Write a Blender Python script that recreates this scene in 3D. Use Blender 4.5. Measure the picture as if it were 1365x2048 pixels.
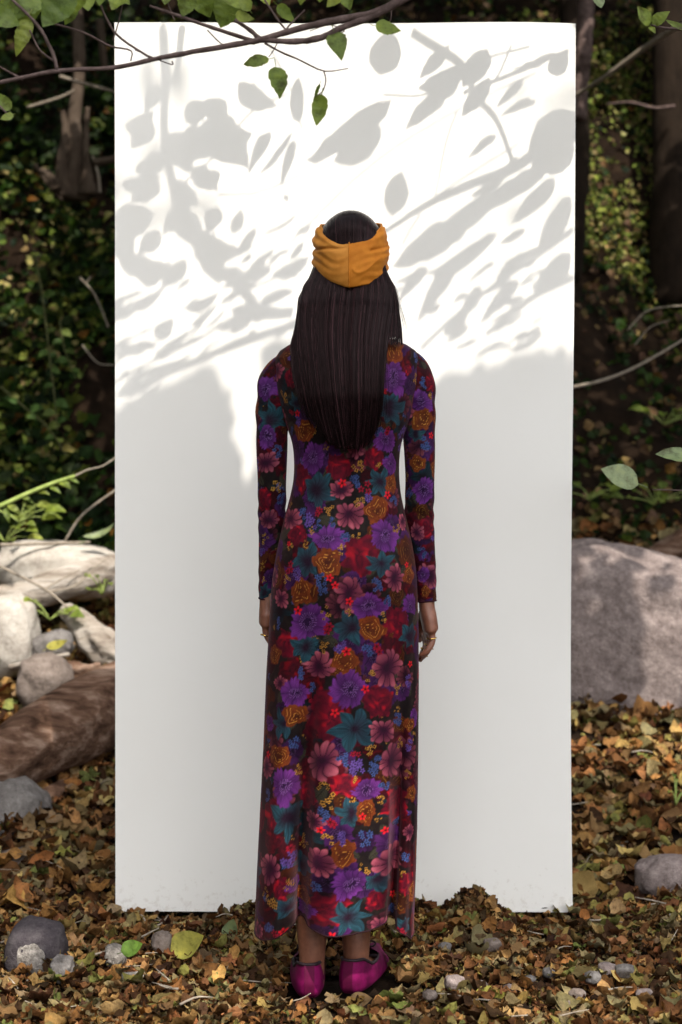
import bpy, bmesh, math, random
import numpy as np
from mathutils import Vector, Matrix, noise as mnoise

random.seed(7)
rng = np.random.default_rng(7)
scene = bpy.context.scene
for o in list(bpy.data.objects):
    bpy.data.objects.remove(o)

# ---------------------------------------------------------------- camera
CAM_H = 1.034
FPX = 3176.0                      # focal length in pixels of the 1365x2048 photograph
cam_data = bpy.data.cameras.new('camera')
cam = bpy.data.objects.new('camera', cam_data)
scene.collection.objects.link(cam)
cam.location = (0, 0, CAM_H)
cam.rotation_euler = (math.radians(90), 0, 0)
cam_data.sensor_fit = 'VERTICAL'
cam_data.sensor_height = 36.0
cam_data.sensor_width = 24.0
cam_data.lens = FPX / 2048 * 36
cam_data.clip_end = 400
cam_data.clip_start = 0.05
cam_data.dof.use_dof = True
cam_data.dof.focus_distance = 3.5
cam_data.dof.aperture_fstop = 3.4
scene.camera = cam

# ---------------------------------------------------------------- light
SUN = Vector((0.20, -0.55, 0.81)).normalized()      # towards the sun: behind the camera, to the right
EL = math.asin(SUN.z)
AZ = math.atan2(SUN.x, SUN.y)                          # clockwise from +Y
world = bpy.data.worlds.new('World')
scene.world = world
world.use_nodes = True
nt = world.node_tree
nt.nodes.clear()
sky = nt.nodes.new('ShaderNodeTexSky')
sky.sky_type = 'NISHITA'
sky.sun_disc = False
sky.sun_elevation = EL
sky.sun_rotation = AZ
sky.dust_density = 3.0
sky.air_density = 1.0
sky.ozone_density = 1.0
hs = nt.nodes.new('ShaderNodeHueSaturation')
hs.inputs['Saturation'].default_value = 0.25
bg = nt.nodes.new('ShaderNodeBackground')
bg.inputs['Strength'].default_value = 0.15
wo = nt.nodes.new('ShaderNodeOutputWorld')
nt.links.new(sky.outputs[0], hs.inputs['Color'])
nt.links.new(hs.outputs[0], bg.inputs['Color'])
nt.links.new(bg.outputs[0], wo.inputs['Surface'])
sun_data = bpy.data.lights.new('sun', 'SUN')
sun_data.energy = 2.0
sun_data.angle = math.radians(0.5)
sun_data.color = (1.0, 0.94, 0.84)
sun_o = bpy.data.objects.new('sun', sun_data)
scene.collection.objects.link(sun_o)
sun_o.location = SUN * 30
sun_o.rotation_euler = SUN.to_track_quat('Z', 'Y').to_euler()
vs = scene.view_settings
vs.view_transform = 'Standard'
vs.look = 'None'
vs.exposure = 1.5
vs.gamma = 1.0
vs.use_curve_mapping = False
scene.render.engine = 'CYCLES'
scene.cycles.use_denoising = True
scene.cycles.max_bounces = 8
scene.cycles.transparent_max_bounces = 8
scene.cycles.caustics_reflective = False
scene.cycles.caustics_refractive = False

# ---------------------------------------------------------------- helpers
COL = scene.collection
def P(px, py, Y):
    """a point of the place, from where it shows in the photograph and its distance"""
    return Vector(((px - 682.5) * Y / FPX, Y, CAM_H + (1024 - py) * Y / FPX))

def lin(c):
    c = np.asarray(c, float) / 255.0
    return np.where(c <= 0.04045, c / 12.92, ((c + 0.055) / 1.055) ** 2.4)

def mesh_np(name, v, f, smooth=True):
    """v (N,3); f (M,k) array or a list of such arrays"""
    me = bpy.data.meshes.new(name)
    fs = f if isinstance(f, list) else [f]
    fs = [np.asarray(a, np.int32) for a in fs if len(a)]
    v = np.asarray(v, np.float32)
    me.vertices.add(len(v)); me.vertices.foreach_set('co', v.ravel())
    nl = sum(a.size for a in fs); nf = sum(len(a) for a in fs)
    me.loops.add(nl); me.loops.foreach_set('vertex_index', np.concatenate([a.ravel() for a in fs]))
    starts = []; k = 0
    for a in fs:
        starts.append(k + np.arange(len(a)) * a.shape[1]); k += a.size
    me.polygons.add(nf)
    me.polygons.foreach_set('loop_start', np.concatenate(starts).astype(np.int32))
    me.update(calc_edges=True)
    me.validate()
    me.polygons.foreach_set('use_smooth', np.full(len(me.polygons), smooth, bool))
    return me

def add_color(me, cols, name='col'):
    a = me.color_attributes.new(name, 'FLOAT_COLOR', 'POINT')
    c = np.ones((len(me.vertices), 4), np.float32); c[:, :3] = cols
    a.data.foreach_set('color', c.ravel())

def link(name, me, mat=None, parent=None):
    o = bpy.data.objects.new(name, me)
    COL.objects.link(o)
    if mat is not None and me is not None:
        if len(me.materials) == 0:
            for m in (mat if isinstance(mat, (list, tuple)) else [mat]):
                me.materials.append(m)
    if parent is not None:
        o.parent = parent
    return o

def empty(name, loc=(0, 0, 0)):
    o = bpy.data.objects.new(name, None); COL.objects.link(o)
    o.location = loc; o.empty_display_size = 0.05
    return o

def tag(o, label, cat=None, group=None, kind=None):
    if label: o['label'] = label
    if cat: o['category'] = cat
    if group: o['group'] = group
    if kind: o['kind'] = kind
    return o

def keep_world(child, parent):
    child.parent = parent
    child.matrix_parent_inverse = Matrix.Translation(-Vector(parent.location))
    return child

def catmull(pts, n):
    pts = np.asarray(pts, float)
    t = np.linspace(0, len(pts) - 1, n)
    ext = np.vstack([2 * pts[0] - pts[1], pts, 2 * pts[-1] - pts[-2]])
    i = np.minimum(t.astype(int), len(pts) - 2); s = (t - i)[:, None]
    p0, p1, p2, p3 = ext[i], ext[i + 1], ext[i + 2], ext[i + 3]
    return 0.5 * (2 * p1 + (p2 - p0) * s + (2 * p0 - 5 * p1 + 4 * p2 - p3) * s ** 2 + (-p0 + 3 * p1 - 3 * p2 + p3) * s ** 3)

def sweep(pts, rad, sides=8, n=None, squash=None, rough=0.0, seed=0, side_axis=None):
    """closed tube along pts with a radius per point; returns verts, [quads, tris]"""
    pts = np.asarray([tuple(p) for p in pts], float); rad = np.asarray(rad, float)
    if n:
        rad = np.interp(np.linspace(0, 1, n), np.linspace(0, 1, len(rad)), rad)
        if squash is not None:
            squash = np.interp(np.linspace(0, 1, n), np.linspace(0, 1, len(squash)), squash)
        pts = catmull(pts, n)
    m = len(pts)
    tan = np.gradient(pts, axis=0); tan /= np.linalg.norm(tan, axis=1)[:, None] + 1e-9
    ref = np.array((0, 1.0, 0)) if side_axis is None else np.asarray(side_axis, float)
    if side_axis is None and abs(tan[0] @ ref) > 0.9: ref = np.array((1.0, 0, 0))
    vs_ = []
    a = np.linspace(0, 2 * np.pi, sides, endpoint=False)
    r2 = np.random.default_rng(seed)
    b = ref
    for k in range(m):
        b = b - tan[k] * (b @ tan[k]); b /= np.linalg.norm(b) + 1e-9
        c = np.cross(tan[k], b)
        rr = np.full(sides, rad[k])
        if rough: rr = rr * (1 + rough * r2.normal(size=sides))
        q = 1.0 if squash is None else squash[k]
        vs_.append(pts[k] + (np.cos(a) * rr * q)[:, None] * b + (np.sin(a) * rr)[:, None] * c)
    v = np.vstack(vs_ + [pts[:1], pts[-1:]])
    i = np.arange(m - 1)[:, None] * sides; j = np.arange(sides)[None]
    q = np.stack([i + j, i + (j + 1) % sides, i + sides + (j + 1) % sides, i + sides + j], -1).reshape(-1, 4)
    j = np.arange(sides)
    t0 = np.stack([np.full(sides, m * sides), (j + 1) % sides, j], -1)
    e = (m - 1) * sides
    t1 = np.stack([np.full(sides, m * sides + 1), e + j, e + (j + 1) % sides], -1)
    return v, [q, np.vstack([t0, t1])]

def join(parts):
    vs_, qs, ts, k = [], [], [], 0
    for v, f in parts:
        vs_.append(v)
        for a in (f if isinstance(f, list) else [f]):
            if len(a) == 0: continue
            (qs if a.shape[1] == 4 else ts).append(a + k)
        k += len(v)
    out = []
    if qs: out.append(np.vstack(qs))
    if ts: out.append(np.vstack(ts))
    return np.vstack(vs_), out

def tube_obj(name, pts, rad, mat, parent=None, sides=8, n=None, rough=0.0, seed=0):
    v, f = sweep(pts, rad, sides, n, rough=rough, seed=seed)
    o = link(name, mesh_np(name, v, f), mat)
    if parent is not None: keep_world(o, parent)
    return o

# -------- leaf templates: unit length along +Y, flat in XY, normal +Z
def leaf_tpl(w=0.6, seg=5, fold=0.15, curl=0.2, twist=0.0, jag=0.0, seed=0, point=1.0, heart=0.0, cross=2, crumple=0.0):
    r = random.Random(seed)
    v = []; f = []
    for i in range(seg + 1):
        t = i / seg
        hw = w / 2 * (math.sin(math.pi * min(1, t ** (0.75 - heart * 0.3))) ** 0.8 if 0 < t < 1 else 0.0)
        if t > 0.7: hw *= (1 - (t - 0.7) * 0.5 * point)
        hw *= 1 + r.uniform(-jag, jag) * .6
        z = curl * (t - 0.5) ** 2 * 2 + r.uniform(-jag, jag) * 0.15
        tw = twist * (t - 0.5)
        for k in range(-cross // 2, cross // 2 + 1):
            s = k / (cross / 2)
            x = hw * s
            zz = z + fold * abs(x) * 1.6 + tw * x + r.uniform(-jag, jag) * 0.10 * abs(s) + crumple * mnoise.noise(Vector((x * 5, t * 5, seed * 3.3)))
            v.append((x, t - 0.5, zz))
    c = cross + 1
    for i in range(seg):
        for k in range(cross):
            a = i * c + k
            f.append((a, a + 1, a + c + 1, a + c))
    return np.array(v), np.array(f)

def rot_mats(yaw, tilt, tdir, nrm=None):
    """R = Rz(yaw) then tilt about horizontal axis at tdir; optional base normal alignment"""
    n = len(yaw)
    cy, sy = np.cos(yaw), np.sin(yaw)
    Z = np.zeros((n, 3, 3)); Z[:, 0, 0] = cy; Z[:, 0, 1] = -sy; Z[:, 1, 0] = sy; Z[:, 1, 1] = cy; Z[:, 2, 2] = 1
    ax = np.stack([np.cos(tdir), np.sin(tdir), np.zeros(n)], -1)
    R = axis_rot(ax, tilt) @ Z
    if nrm is not None:
        up = np.array((0, 0, 1.0))
        axn = np.cross(np.broadcast_to(up, nrm.shape), nrm)
        s = np.linalg.norm(axn, axis=1); axn /= s[:, None] + 1e-9
        R = axis_rot(axn, np.arctan2(s, nrm[:, 2])) @ R
    return R

def axis_rot(ax, ang):
    c, s = np.cos(ang)[:, None, None], np.sin(ang)[:, None, None]
    K = np.zeros((len(ang), 3, 3))
    K[:, 0, 1] = -ax[:, 2]; K[:, 0, 2] = ax[:, 1]; K[:, 1, 0] = ax[:, 2]
    K[:, 1, 2] = -ax[:, 0]; K[:, 2, 0] = -ax[:, 1]; K[:, 2, 1] = ax[:, 0]
    return np.eye(3)[None] + s * K + (1 - c) * (K @ K)

def scatter(name, tpls, pos, scale, R, cols, mat, parent=None):
    n = len(pos); which = rng.integers(0, len(tpls), n)
    vs_, fs_, cs_, k = [], [], [], 0
    for i, (tv, tf) in enumerate(tpls):
        s = np.where(which == i)[0]
        if len(s) == 0: continue
        v = np.einsum('nij,kj->nki', R[s], tv) * scale[s][:, None, None] + pos[s][:, None]
        m = len(tv)
        fs_.append((tf[None] + (np.arange(len(s)) * m)[:, None, None]).reshape(-1, tf.shape[1]) + k)
        vs_.append(v.reshape(-1, 3)); cs_.append(np.repeat(cols[s], m, 0)); k += len(s) * m
    me = mesh_np(name, np.vstack(vs_), fs_, smooth=True)
    add_color(me, np.vstack(cs_))
    return link(name, me, mat, parent)

# -------- materials
def new_mat(name):
    m = bpy.data.materials.new(name); m.use_nodes = True
    n = m.node_tree.nodes; b = n['Principled BSDF']
    return m, m.node_tree, b

def noise_node(t, scale, detail=6, rough=0.6, coord='Object', stretch=None):
    tc = t.nodes.new('ShaderNodeTexCoord')
    nz = t.nodes.new('ShaderNodeTexNoise'); nz.inputs['Scale'].default_value = scale
    nz.inputs['Detail'].default_value = detail; nz.inputs['Roughness'].default_value = rough
    if stretch:
        mp = t.nodes.new('ShaderNodeMapping'); mp.inputs['Scale'].default_value = stretch
        t.links.new(tc.outputs[coord], mp.inputs['Vector']); t.links.new(mp.outputs[0], nz.inputs['Vector'])
    else:
        t.links.new(tc.outputs[coord], nz.inputs['Vector'])
    return nz

def ramp_node(t, src, stops):
    r = t.nodes.new('ShaderNodeValToRGB')
    el = r.color_ramp.elements
    while len(el) < len(stops): el.new(0.5)
    for e, (p, c) in zip(el, stops):
        e.position = p; e.color = (*c, 1)
    t.links.new(src, r.inputs[0])
    return r

def bump_node(t, b, src, strength, dist=0.01):
    bp = t.nodes.new('ShaderNodeBump'); bp.inputs['Strength'].default_value = strength
    bp.inputs['Distance'].default_value = dist
    t.links.new(src, bp.inputs['Height']); t.links.new(bp.outputs[0], b.inputs['Normal'])

def mix_mul(t, a, bsock, fac=1.0):
    m = t.nodes.new('ShaderNodeMix'); m.data_type = 'RGBA'; m.blend_type = 'MULTIPLY'
    m.inputs[0].default_value = fac
    t.links.new(a, m.inputs[6]); t.links.new(bsock, m.inputs[7])
    return m.outputs[2]

def mat_noise(name, stops, scale, rough=0.85, bump=0.5, bscale=None, detail=8, stretch=None, dist=0.01, nrough=0.62):
    m, t, b = new_mat(name)
    nz = noise_node(t, scale, detail, nrough, stretch=stretch)
    r = ramp_node(t, nz.outputs['Fac'], stops)
    t.links.new(r.outputs[0], b.inputs['Base Color'])
    b.inputs['Roughness'].default_value = rough
    b.inputs['Specular IOR Level'].default_value = 0.1
    nb = noise_node(t, bscale or scale * 2.2, detail, 0.65, stretch=stretch)
    bump_node(t, b, nb.outputs['Fac'], bump, dist)
    return m

def mat_leaf(name, trans=0.25, rough=0.6, use='attr', stops=None, nscale=60, tint=1.0, spec=0.08):
    """leaf colour from the 'col' attribute or a per-object random ramp, mottled, slightly translucent"""
    m, t, b = new_mat(name)
    if use == 'attr':
        at = t.nodes.new('ShaderNodeAttribute'); at.attribute_name = 'col'; src = at.outputs['Color']
    else:
        oi = t.nodes.new('ShaderNodeObjectInfo')
        src = ramp_node(t, oi.outputs['Random'], stops).outputs[0]
    nz = noise_node(t, nscale, 5, 0.65)
    r = ramp_node(t, nz.outputs['Fac'], [(0.3, (0.42, 0.35, 0.27)), (0.5, (0.95, 0.93, 0.9)), (0.72, (1.35, 1.22, 0.98))])
    c = mix_mul(t, src, r.outputs[0])
    t.links.new(c, b.inputs['Base Color'])
    b.inputs['Roughness'].default_value = rough
    b.inputs['Specular IOR Level'].default_value = spec
    nb = noise_node(t, nscale * 2, 4, 0.6)
    bump_node(t, b, nb.outputs['Fac'], 0.6, 0.005)
    tr = t.nodes.new('ShaderNodeBsdfTranslucent'); t.links.new(c, tr.inputs['Color'])
    mx = t.nodes.new('ShaderNodeMixShader'); mx.inputs[0].default_value = trans
    t.links.new(b.outputs[0], mx.inputs[1]); t.links.new(tr.outputs[0], mx.inputs[2])
    t.links.new(mx.outputs[0], t.nodes['Material Output'].inputs['Surface'])
    return m

M_soil = mat_noise('soil', [(0.3, (0.006, 0.0036, 0.002)), (0.55, (0.016, 0.009, 0.005)), (0.75, (0.036, 0.022, 0.012))], 9, 0.95, 0.9, 25)
M_litter = mat_leaf('leaf_litter', 0.12, 0.7, nscale=85)
M_fallen = mat_leaf('fallen_leaf', 0.12, 0.65, use='obj', stops=[
    (0.0, (0.20, 0.105, 0.045)), (0.18, (0.30, 0.20, 0.09)), (0.34, (0.14, 0.065, 0.03)), (0.46, (0.20, 0.18, 0.075)),
    (0.58, (0.20, 0.17, 0.10)), (0.70, (0.28, 0.13, 0.045)), (0.82, (0.15, 0.13, 0.06)), (0.92, (0.38, 0.27, 0.09)), (1.0, (0.12, 0.08, 0.05))])
M_ivy = mat_leaf('ivy_leaf', 0.2, 0.45)
M_green = mat_leaf('green_leaf', 0.45, 0.4, spec=.3, use='obj', nscale=45, stops=[
    (0.0, (0.15, 0.22, 0.04)), (0.4, (0.24, 0.32, 0.05)), (0.75, (0.12, 0.19, 0.04)), (1.0, (0.32, 0.38, 0.07))])
M_pale_leaf = mat_leaf('pale_green_leaf', 0.3, 0.4, spec=.35, use='obj', nscale=40, stops=[(0, (0.20, 0.27, 0.13)), (1, (0.25, 0.31, 0.16))])
M_canopy = mat_leaf('canopy_leaf', 0.12, 0.5)
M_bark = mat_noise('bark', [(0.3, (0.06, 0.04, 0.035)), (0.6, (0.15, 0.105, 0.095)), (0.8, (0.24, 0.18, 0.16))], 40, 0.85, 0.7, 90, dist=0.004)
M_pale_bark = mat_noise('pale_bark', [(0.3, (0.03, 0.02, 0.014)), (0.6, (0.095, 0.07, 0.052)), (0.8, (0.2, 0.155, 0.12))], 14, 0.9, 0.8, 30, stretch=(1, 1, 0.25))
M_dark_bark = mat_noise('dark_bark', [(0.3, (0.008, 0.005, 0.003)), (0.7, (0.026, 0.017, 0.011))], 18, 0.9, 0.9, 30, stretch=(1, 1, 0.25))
M_twig = mat_noise('twig', [(0.3, (0.20, 0.16, 0.12)), (0.7, (0.36, 0.31, 0.25))], 60, 0.8, 0.3)
M_log = mat_noise('log_wood', [(0.3, (0.035, 0.017, 0.010)), (0.5, (0.14, 0.078, 0.05)), (0.68, (0.34, 0.235, 0.175))], 16, 0.85, 1.0, 30, stretch=(0.3, 1.3, 1.6), dist=0.02)
M_bleached = mat_noise('bleached_wood', [(0.3, (0.16, 0.12, 0.09)), (0.5, (0.36, 0.31, 0.26)), (0.7, (0.5, 0.45, 0.4))], 13, 0.85, 1.0, 26, stretch=(0.35, 1.2, 1.8), dist=0.02)
def rock_mat(name, a, b_, c, sc=26):
    return mat_noise(name, [(0.34, a), (0.5, b_), (0.66, c)], sc, 0.85, 0.9, sc * 1.2, detail=14, nrough=0.85, dist=0.015)
M_granite = rock_mat('purple_granite', (0.10, 0.076, 0.07), (0.22, 0.175, 0.162), (0.38, 0.315, 0.29), 26)
M_pale_rock = rock_mat('pale_rock', (0.26, 0.22, 0.19), (0.42, 0.38, 0.33), (0.55, 0.51, 0.46), 12)
M_grey_rock = rock_mat('grey_rock', (0.07, 0.06, 0.055), (0.16, 0.145, 0.135), (0.27, 0.25, 0.235), 24)
M_dark_rock = rock_mat('dark_rock', (0.03, 0.026, 0.03), (0.06, 0.05, 0.055), (0.1, 0.09, 0.09), 30)
M_brown_rock = rock_mat('brown_rock', (0.08, 0.06, 0.05), (0.17, 0.135, 0.115), (0.28, 0.23, 0.2), 22)
M_white_rock = rock_mat('white_rock', (0.07, 0.06, 0.052), (0.24, 0.215, 0.19), (0.46, 0.42, 0.38), 55)
M_stem = mat_noise('green_stem', [(0.3, (0.20, 0.26, 0.06)), (0.7, (0.32, 0.38, 0.12))], 40, 0.5, 0.2)

# ---------------------------------------------------------------- terrain
GY = np.array([-45, 3.2, 3.75, 4.05, 4.6, 5.5, 6.2, 6.7, 7.0, 7.6, 8.5, 10, 14, 60.0])
GZ = np.array([0, 0, 0.0, -0.015, 0.07, 0.34, 0.54, 0.72, 0.98, 1.75, 3.0, 5.0, 8.0, 20.0])
def ground_z(x, y):
    x = np.asarray(x, float); y = np.asarray(y, float)
    yy = y + 0.12 * np.sin(x * 1.7 + 0.6) * np.clip((y - 4.4) / 2, 0, 1)
    z = np.interp(yy, GY, GZ)
    near = 0.008 * np.sin(x * 9 + y * 5) + 0.006 * np.sin(x * 17 - y * 13 + 1) + 0.004 * np.sin(y * 31 + x * 3)
    far = 0.10 * np.sin(x * 3.1 + y * 2.3) + 0.07 * np.sin(x * 6.3 - y * 4.1 + 2) + 0.04 * np.sin(x * 13 + y * 9)
    k = np.clip((y - 6.3) / 1.2, 0, 1)
    z = z + near + far * k
    win = 1 / (1 + np.exp(-(x + 0.27) * 40)) * 1 / (1 + np.exp((x - 0.40) * 45))
    z = z + 0.066 * np.exp(-((y - 3.87) / 0.085) ** 2) * win * (1 + 0.25 * np.sin(x * 23) + 0.2 * np.sin(x * 41 + 1))
    win2 = 1 / (1 + np.exp(-(x - 0.40) * 25))
    z = z + 0.012 * np.exp(-((y - 3.82) / 0.12) ** 2) * win2
    return z

def ground_n(x, y):
    e = 0.02
    dx = (ground_z(x + e, y) - ground_z(x - e, y)) / (2 * e); dy = (ground_z(x, y + e) - ground_z(x, y - e)) / (2 * e)
    n = np.stack([-dx, -dy, np.ones_like(dx)], -1)
    return n / np.linalg.norm(n, axis=-1)[..., None]

u = np.linspace(-1, 1, 221); gx = 3.0 * u + 42 * u ** 7
u2 = np.linspace(-1, 1, 321); gy = 5.0 + 4.5 * u2 + 45 * u2 ** 9
X, Yg = np.meshgrid(gx, gy)
Zg = ground_z(X, Yg)
nr, nc = X.shape
i = np.arange(nr - 1)[:, None] * nc + np.arange(nc - 1)[None]
q = np.stack([i, i + 1, i + nc + 1, i + nc], -1).reshape(-1, 4)
ground = link('ground', mesh_np('ground', np.stack([X, Yg, Zg], -1).reshape(-1, 3), q), M_soil)
tag(ground, 'forest floor of brown soil and fallen leaves rising to a dark bank', None, None, 'structure')

# ---------------------------------------------------------------- white backdrop
PY = 4.02
m, t, b = new_mat('white_paper')
nz = noise_node(t, 2.5, 4, 0.5)
r = ramp_node(t, nz.outputs['Fac'], [(0.3, (0.79, 0.77, 0.725)), (0.7, (0.815, 0.80, 0.76))])
spn = noise_node(t, 55, 6, 0.7); spl = noise_node(t, 5, 4, 0.6)      # faint mud splashes along the bottom edge
tcz = t.nodes.new('ShaderNodeTexCoord'); sep = t.nodes.new('ShaderNodeSeparateXYZ'); t.links.new(tcz.outputs['Object'], sep.inputs[0])
mr = t.nodes.new('ShaderNodeMapRange'); mr.inputs[1].default_value = .02; mr.inputs[2].default_value = .26; mr.inputs[3].default_value = .17; mr.inputs[4].default_value = -.12
t.links.new(sep.outputs['Z'], mr.inputs[0])
ad = t.nodes.new('ShaderNodeMath'); ad.operation = 'ADD'; t.links.new(spn.outputs['Fac'], ad.inputs[0]); t.links.new(mr.outputs[0], ad.inputs[1])
thr = ramp_node(t, ad.outputs[0], [(.66, (0, 0, 0)), (.76, (.2, .2, .2))])
mxp = t.nodes.new('ShaderNodeMix'); mxp.data_type = 'RGBA'; t.links.new(thr.outputs[0], mxp.inputs[0]); t.links.new(r.outputs[0], mxp.inputs[6]); mxp.inputs[7].default_value = (.35, .27, .19, 1)
t.links.new(mxp.outputs[2], b.inputs['Base Color'])
b.inputs['Roughness'].default_value = 0.75
b.inputs['Specular IOR Level'].default_value = 0.15
nb = noise_node(t, 7, 3, 0.5)
bump_node(t, b, nb.outputs['Fac'], 0.08, 0.01)
M_paper = m
nx_, nz_ = 40, 80
tl, tr_, bl, br = P(229.5, 45, PY), P(1152, 45, PY), P(231, 1824, PY), P(1148, 1826, PY)
vv = []
for k in range(nz_ + 1):
    s = k / nz_
    for j in range(nx_ + 1):
        w = j / nx_
        p = (tl * (1 - w) + tr_ * w) * (1 - s) + (bl * (1 - w) + br * w) * s
        edge = 0.0035 * math.sin(s * 5.2 + 0.4) * (w ** 6) - 0.006 * math.sin(s * math.pi) * (w ** 6)
        vv.append((p.x + edge, p.y + 0.004 * math.sin(w * 5 + s * 3) + 0.003 * math.sin(s * 8 + w * 2) + 0.012 * (w ** 12) * (1 - s) , p.z + 0.0015 * math.sin(w * 9)))
c_ = nx_ + 1
qf = [(k * c_ + j, k * c_ + j + 1, (k + 1) * c_ + j + 1, (k + 1) * c_ + j) for k in range(nz_) for j in range(nx_)]
bd = link('backdrop', mesh_np('backdrop', vv, np.array(qf), smooth=False), M_paper)
md = bd.modifiers.new('thickness', 'SOLIDIFY'); md.thickness = 0.004; md.offset = 1
tag(bd, 'tall plain white backdrop sheet standing in the forest behind the person', 'backdrop')

# ================================================================ the person
PYC = 3.40                          # distance of the body axis
S = FPX / PYC
def bx(px): return (px - 682.5) / S
def bz(py): return CAM_H + (1024 - py) / S
person = empty('person', (bx(680), PYC, 0))
tag(person, 'person seen from behind in a long dark floral dress, mustard headband and magenta slippers', 'person')

# ---- dress profile
prof = np.array([  # py, left, right, depth half, y shift
    (664, 660, 752, .052, .02), (672, 634, 768, .062, .015), (680, 606, 790, .072, .012), (690, 578, 815, .080, .01), (702, 560, 832, .088, .006),
    (720, 549, 840, .096, .0), (760, 549, 838, .106, -.004), (800, 556, 831, .108, -.004), (850, 572, 819, .104, .0), (880, 585, 803, .100, .004),
    (920, 589, 799, .095, .008), (960, 588, 799, .092, .010), (1000, 579, 804, .094, .008), (1040, 568, 814, .100, .003), (1080, 559, 823, .108, -.004),
    (1120, 551, 830, .116, -.008), (1160, 545, 834, .121, -.008), (1250, 539, 837, .120, -.004), (1350, 533, 838, .120, .0), (1500, 527, 837, .125, .0),
    (1650, 519, 835, .132, .0), (1750, 514, 832, .138, .0), (1850, 510, 828, .144, .0), (1890, 508, 826, .146, .0)])
hem_x = [-1, -.85, -.6, -.35, -.1, .15, .35, .55, .72, .86, .94, 1.0]
hem_y = [1860, 1858, 1838, 1818, 1832, 1833, 1830, 1820, 1827, 1852, 1866, 1860]
NR, NB, NF = 660, 380, 120
th_back = np.pi + np.linspace(0, 1, NB, endpoint=False) * np.pi        # pi..2pi : back half (towards the camera, -Y), left to right
th_front = np.linspace(0, 1, NF, endpoint=False) * np.pi
th = np.concatenate([th_back, th_front]); NCOL = len(th)
xn = np.cos(th)
hem = np.where(np.sin(th) <= 0.02, np.interp(xn, hem_x, hem_y), 1852 + 10 * np.cos(th * 5))
vrow = np.linspace(0, 1, NR)[:, None]
PYg = 664 + vrow * (hem[None] - 664)
Lg = np.interp(PYg, prof[:, 0], prof[:, 1]); Rg = np.interp(PYg, prof[:, 0], prof[:, 2])
def smooth_rows(A, k=25):
    ker = np.hanning(k); ker /= ker.sum()
    pad = np.vstack([np.repeat(A[:1], k // 2, 0), A, np.repeat(A[-1:], k // 2, 0)])
    return np.apply_along_axis(lambda c: np.convolve(c, ker, 'valid'), 0, pad)
Lg[40:] = smooth_rows(Lg, 41)[40:]; Rg[40:] = smooth_rows(Rg, 41)[40:]
Dg = smooth_rows(np.interp(PYg, prof[:, 0], prof[:, 3])); Sg = smooth_rows(np.interp(PYg, prof[:, 0], prof[:, 4]))
cx = (bx(Lg) + bx(Rg)) / 2; ax_ = (bx(Rg) - bx(Lg)) / 2
ct, st = np.cos(th)[None], np.sin(th)[None]
ex = 0.86                                                                # a little squarer than an ellipse
Xd0 = cx + ax_ * np.sign(ct) * np.abs(ct) ** ex
Yd0 = PYC + Sg + Dg * np.sign(st) * np.abs(st) ** ex
Zd = bz(PYg)
U = np.zeros_like(Xd0)                                                   # arc length from the centre of the back
d = np.hypot(np.diff(Xd0, axis=1), np.diff(Yd0, axis=1))
U[:, 1:] = np.cumsum(d, 1); U -= U[:, NB // 2][:, None]
ramp = np.clip((PYg - 1180) / 650, 0, 1) ** 1.25
def gs(c0, w): return np.exp(-((xn - c0) / w) ** 2)[None]
def gm(c0, w, k, p): return np.exp(-((xn[None] - c0 - .05 * np.sin(PYg / k + p) - .00012 * (PYg - 1500) * c0) / w) ** 2)
back = (st < 0).astype(float)
fold = back * (gm(-0.36, .17, 150, 0) * 0.098 + gm(0.67, .13, 120, 2) * 0.092 - gm(-.64, .12, 130, 1) * .018 - gm(-.08, .13, 170, 3) * .016 + gm(.30, .10, 110, 1) * .018 * np.clip((PYg - 1450) / 300, 0, 1) - gs(0.18, .2) * 0.012 - gs(-0.72, .12) * .012 + gs(0.9, .04) * .012)
fold = fold * ramp + back * 0.004 * np.sin(xn * 22 + PYg / 160)[...] * np.clip((PYg - 1250) / 400, 0, 1)
front_f = (1 - back) * 0.03 * np.sin(th * 7)[None] * ramp
# buttocks, spine, shoulder blades, small wrinkles
but = back * (gs(-0.33, .28) + gs(0.36, .28)) * 0.012 * np.exp(-((PYg - 1130) / 70) ** 2)
spine = back * gs(0.0, .10) * 0.008 * np.exp(-((PYg - 930) / 150) ** 2)
blade = back * (gs(-0.5, .2) + gs(0.5, .2)) * 0.006 * np.exp(-((PYg - 790) / 50) ** 2)
wr = back * 0.0022 * (np.sin(PYg / 11 + xn * 3.0) * np.exp(-((PYg - 1010) / 55) ** 2) * (0.4 + 0.6 * gs(0.1, .4)))
wr = wr + back * 0.002 * np.sin((PYg - xn * 90) / 13) * np.exp(-((PYg - 860) / 40) ** 2) * np.clip(np.abs(xn) - .5, 0, 1) * 2
Yd = Yd0 + fold + front_f - but + spine - blade + wr
Xd = Xd0 + back * ramp * 0.010 * (gs(-0.52, .08) - gs(-0.2, .08) + gs(.52, .06) - gs(.8, .05))

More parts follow.
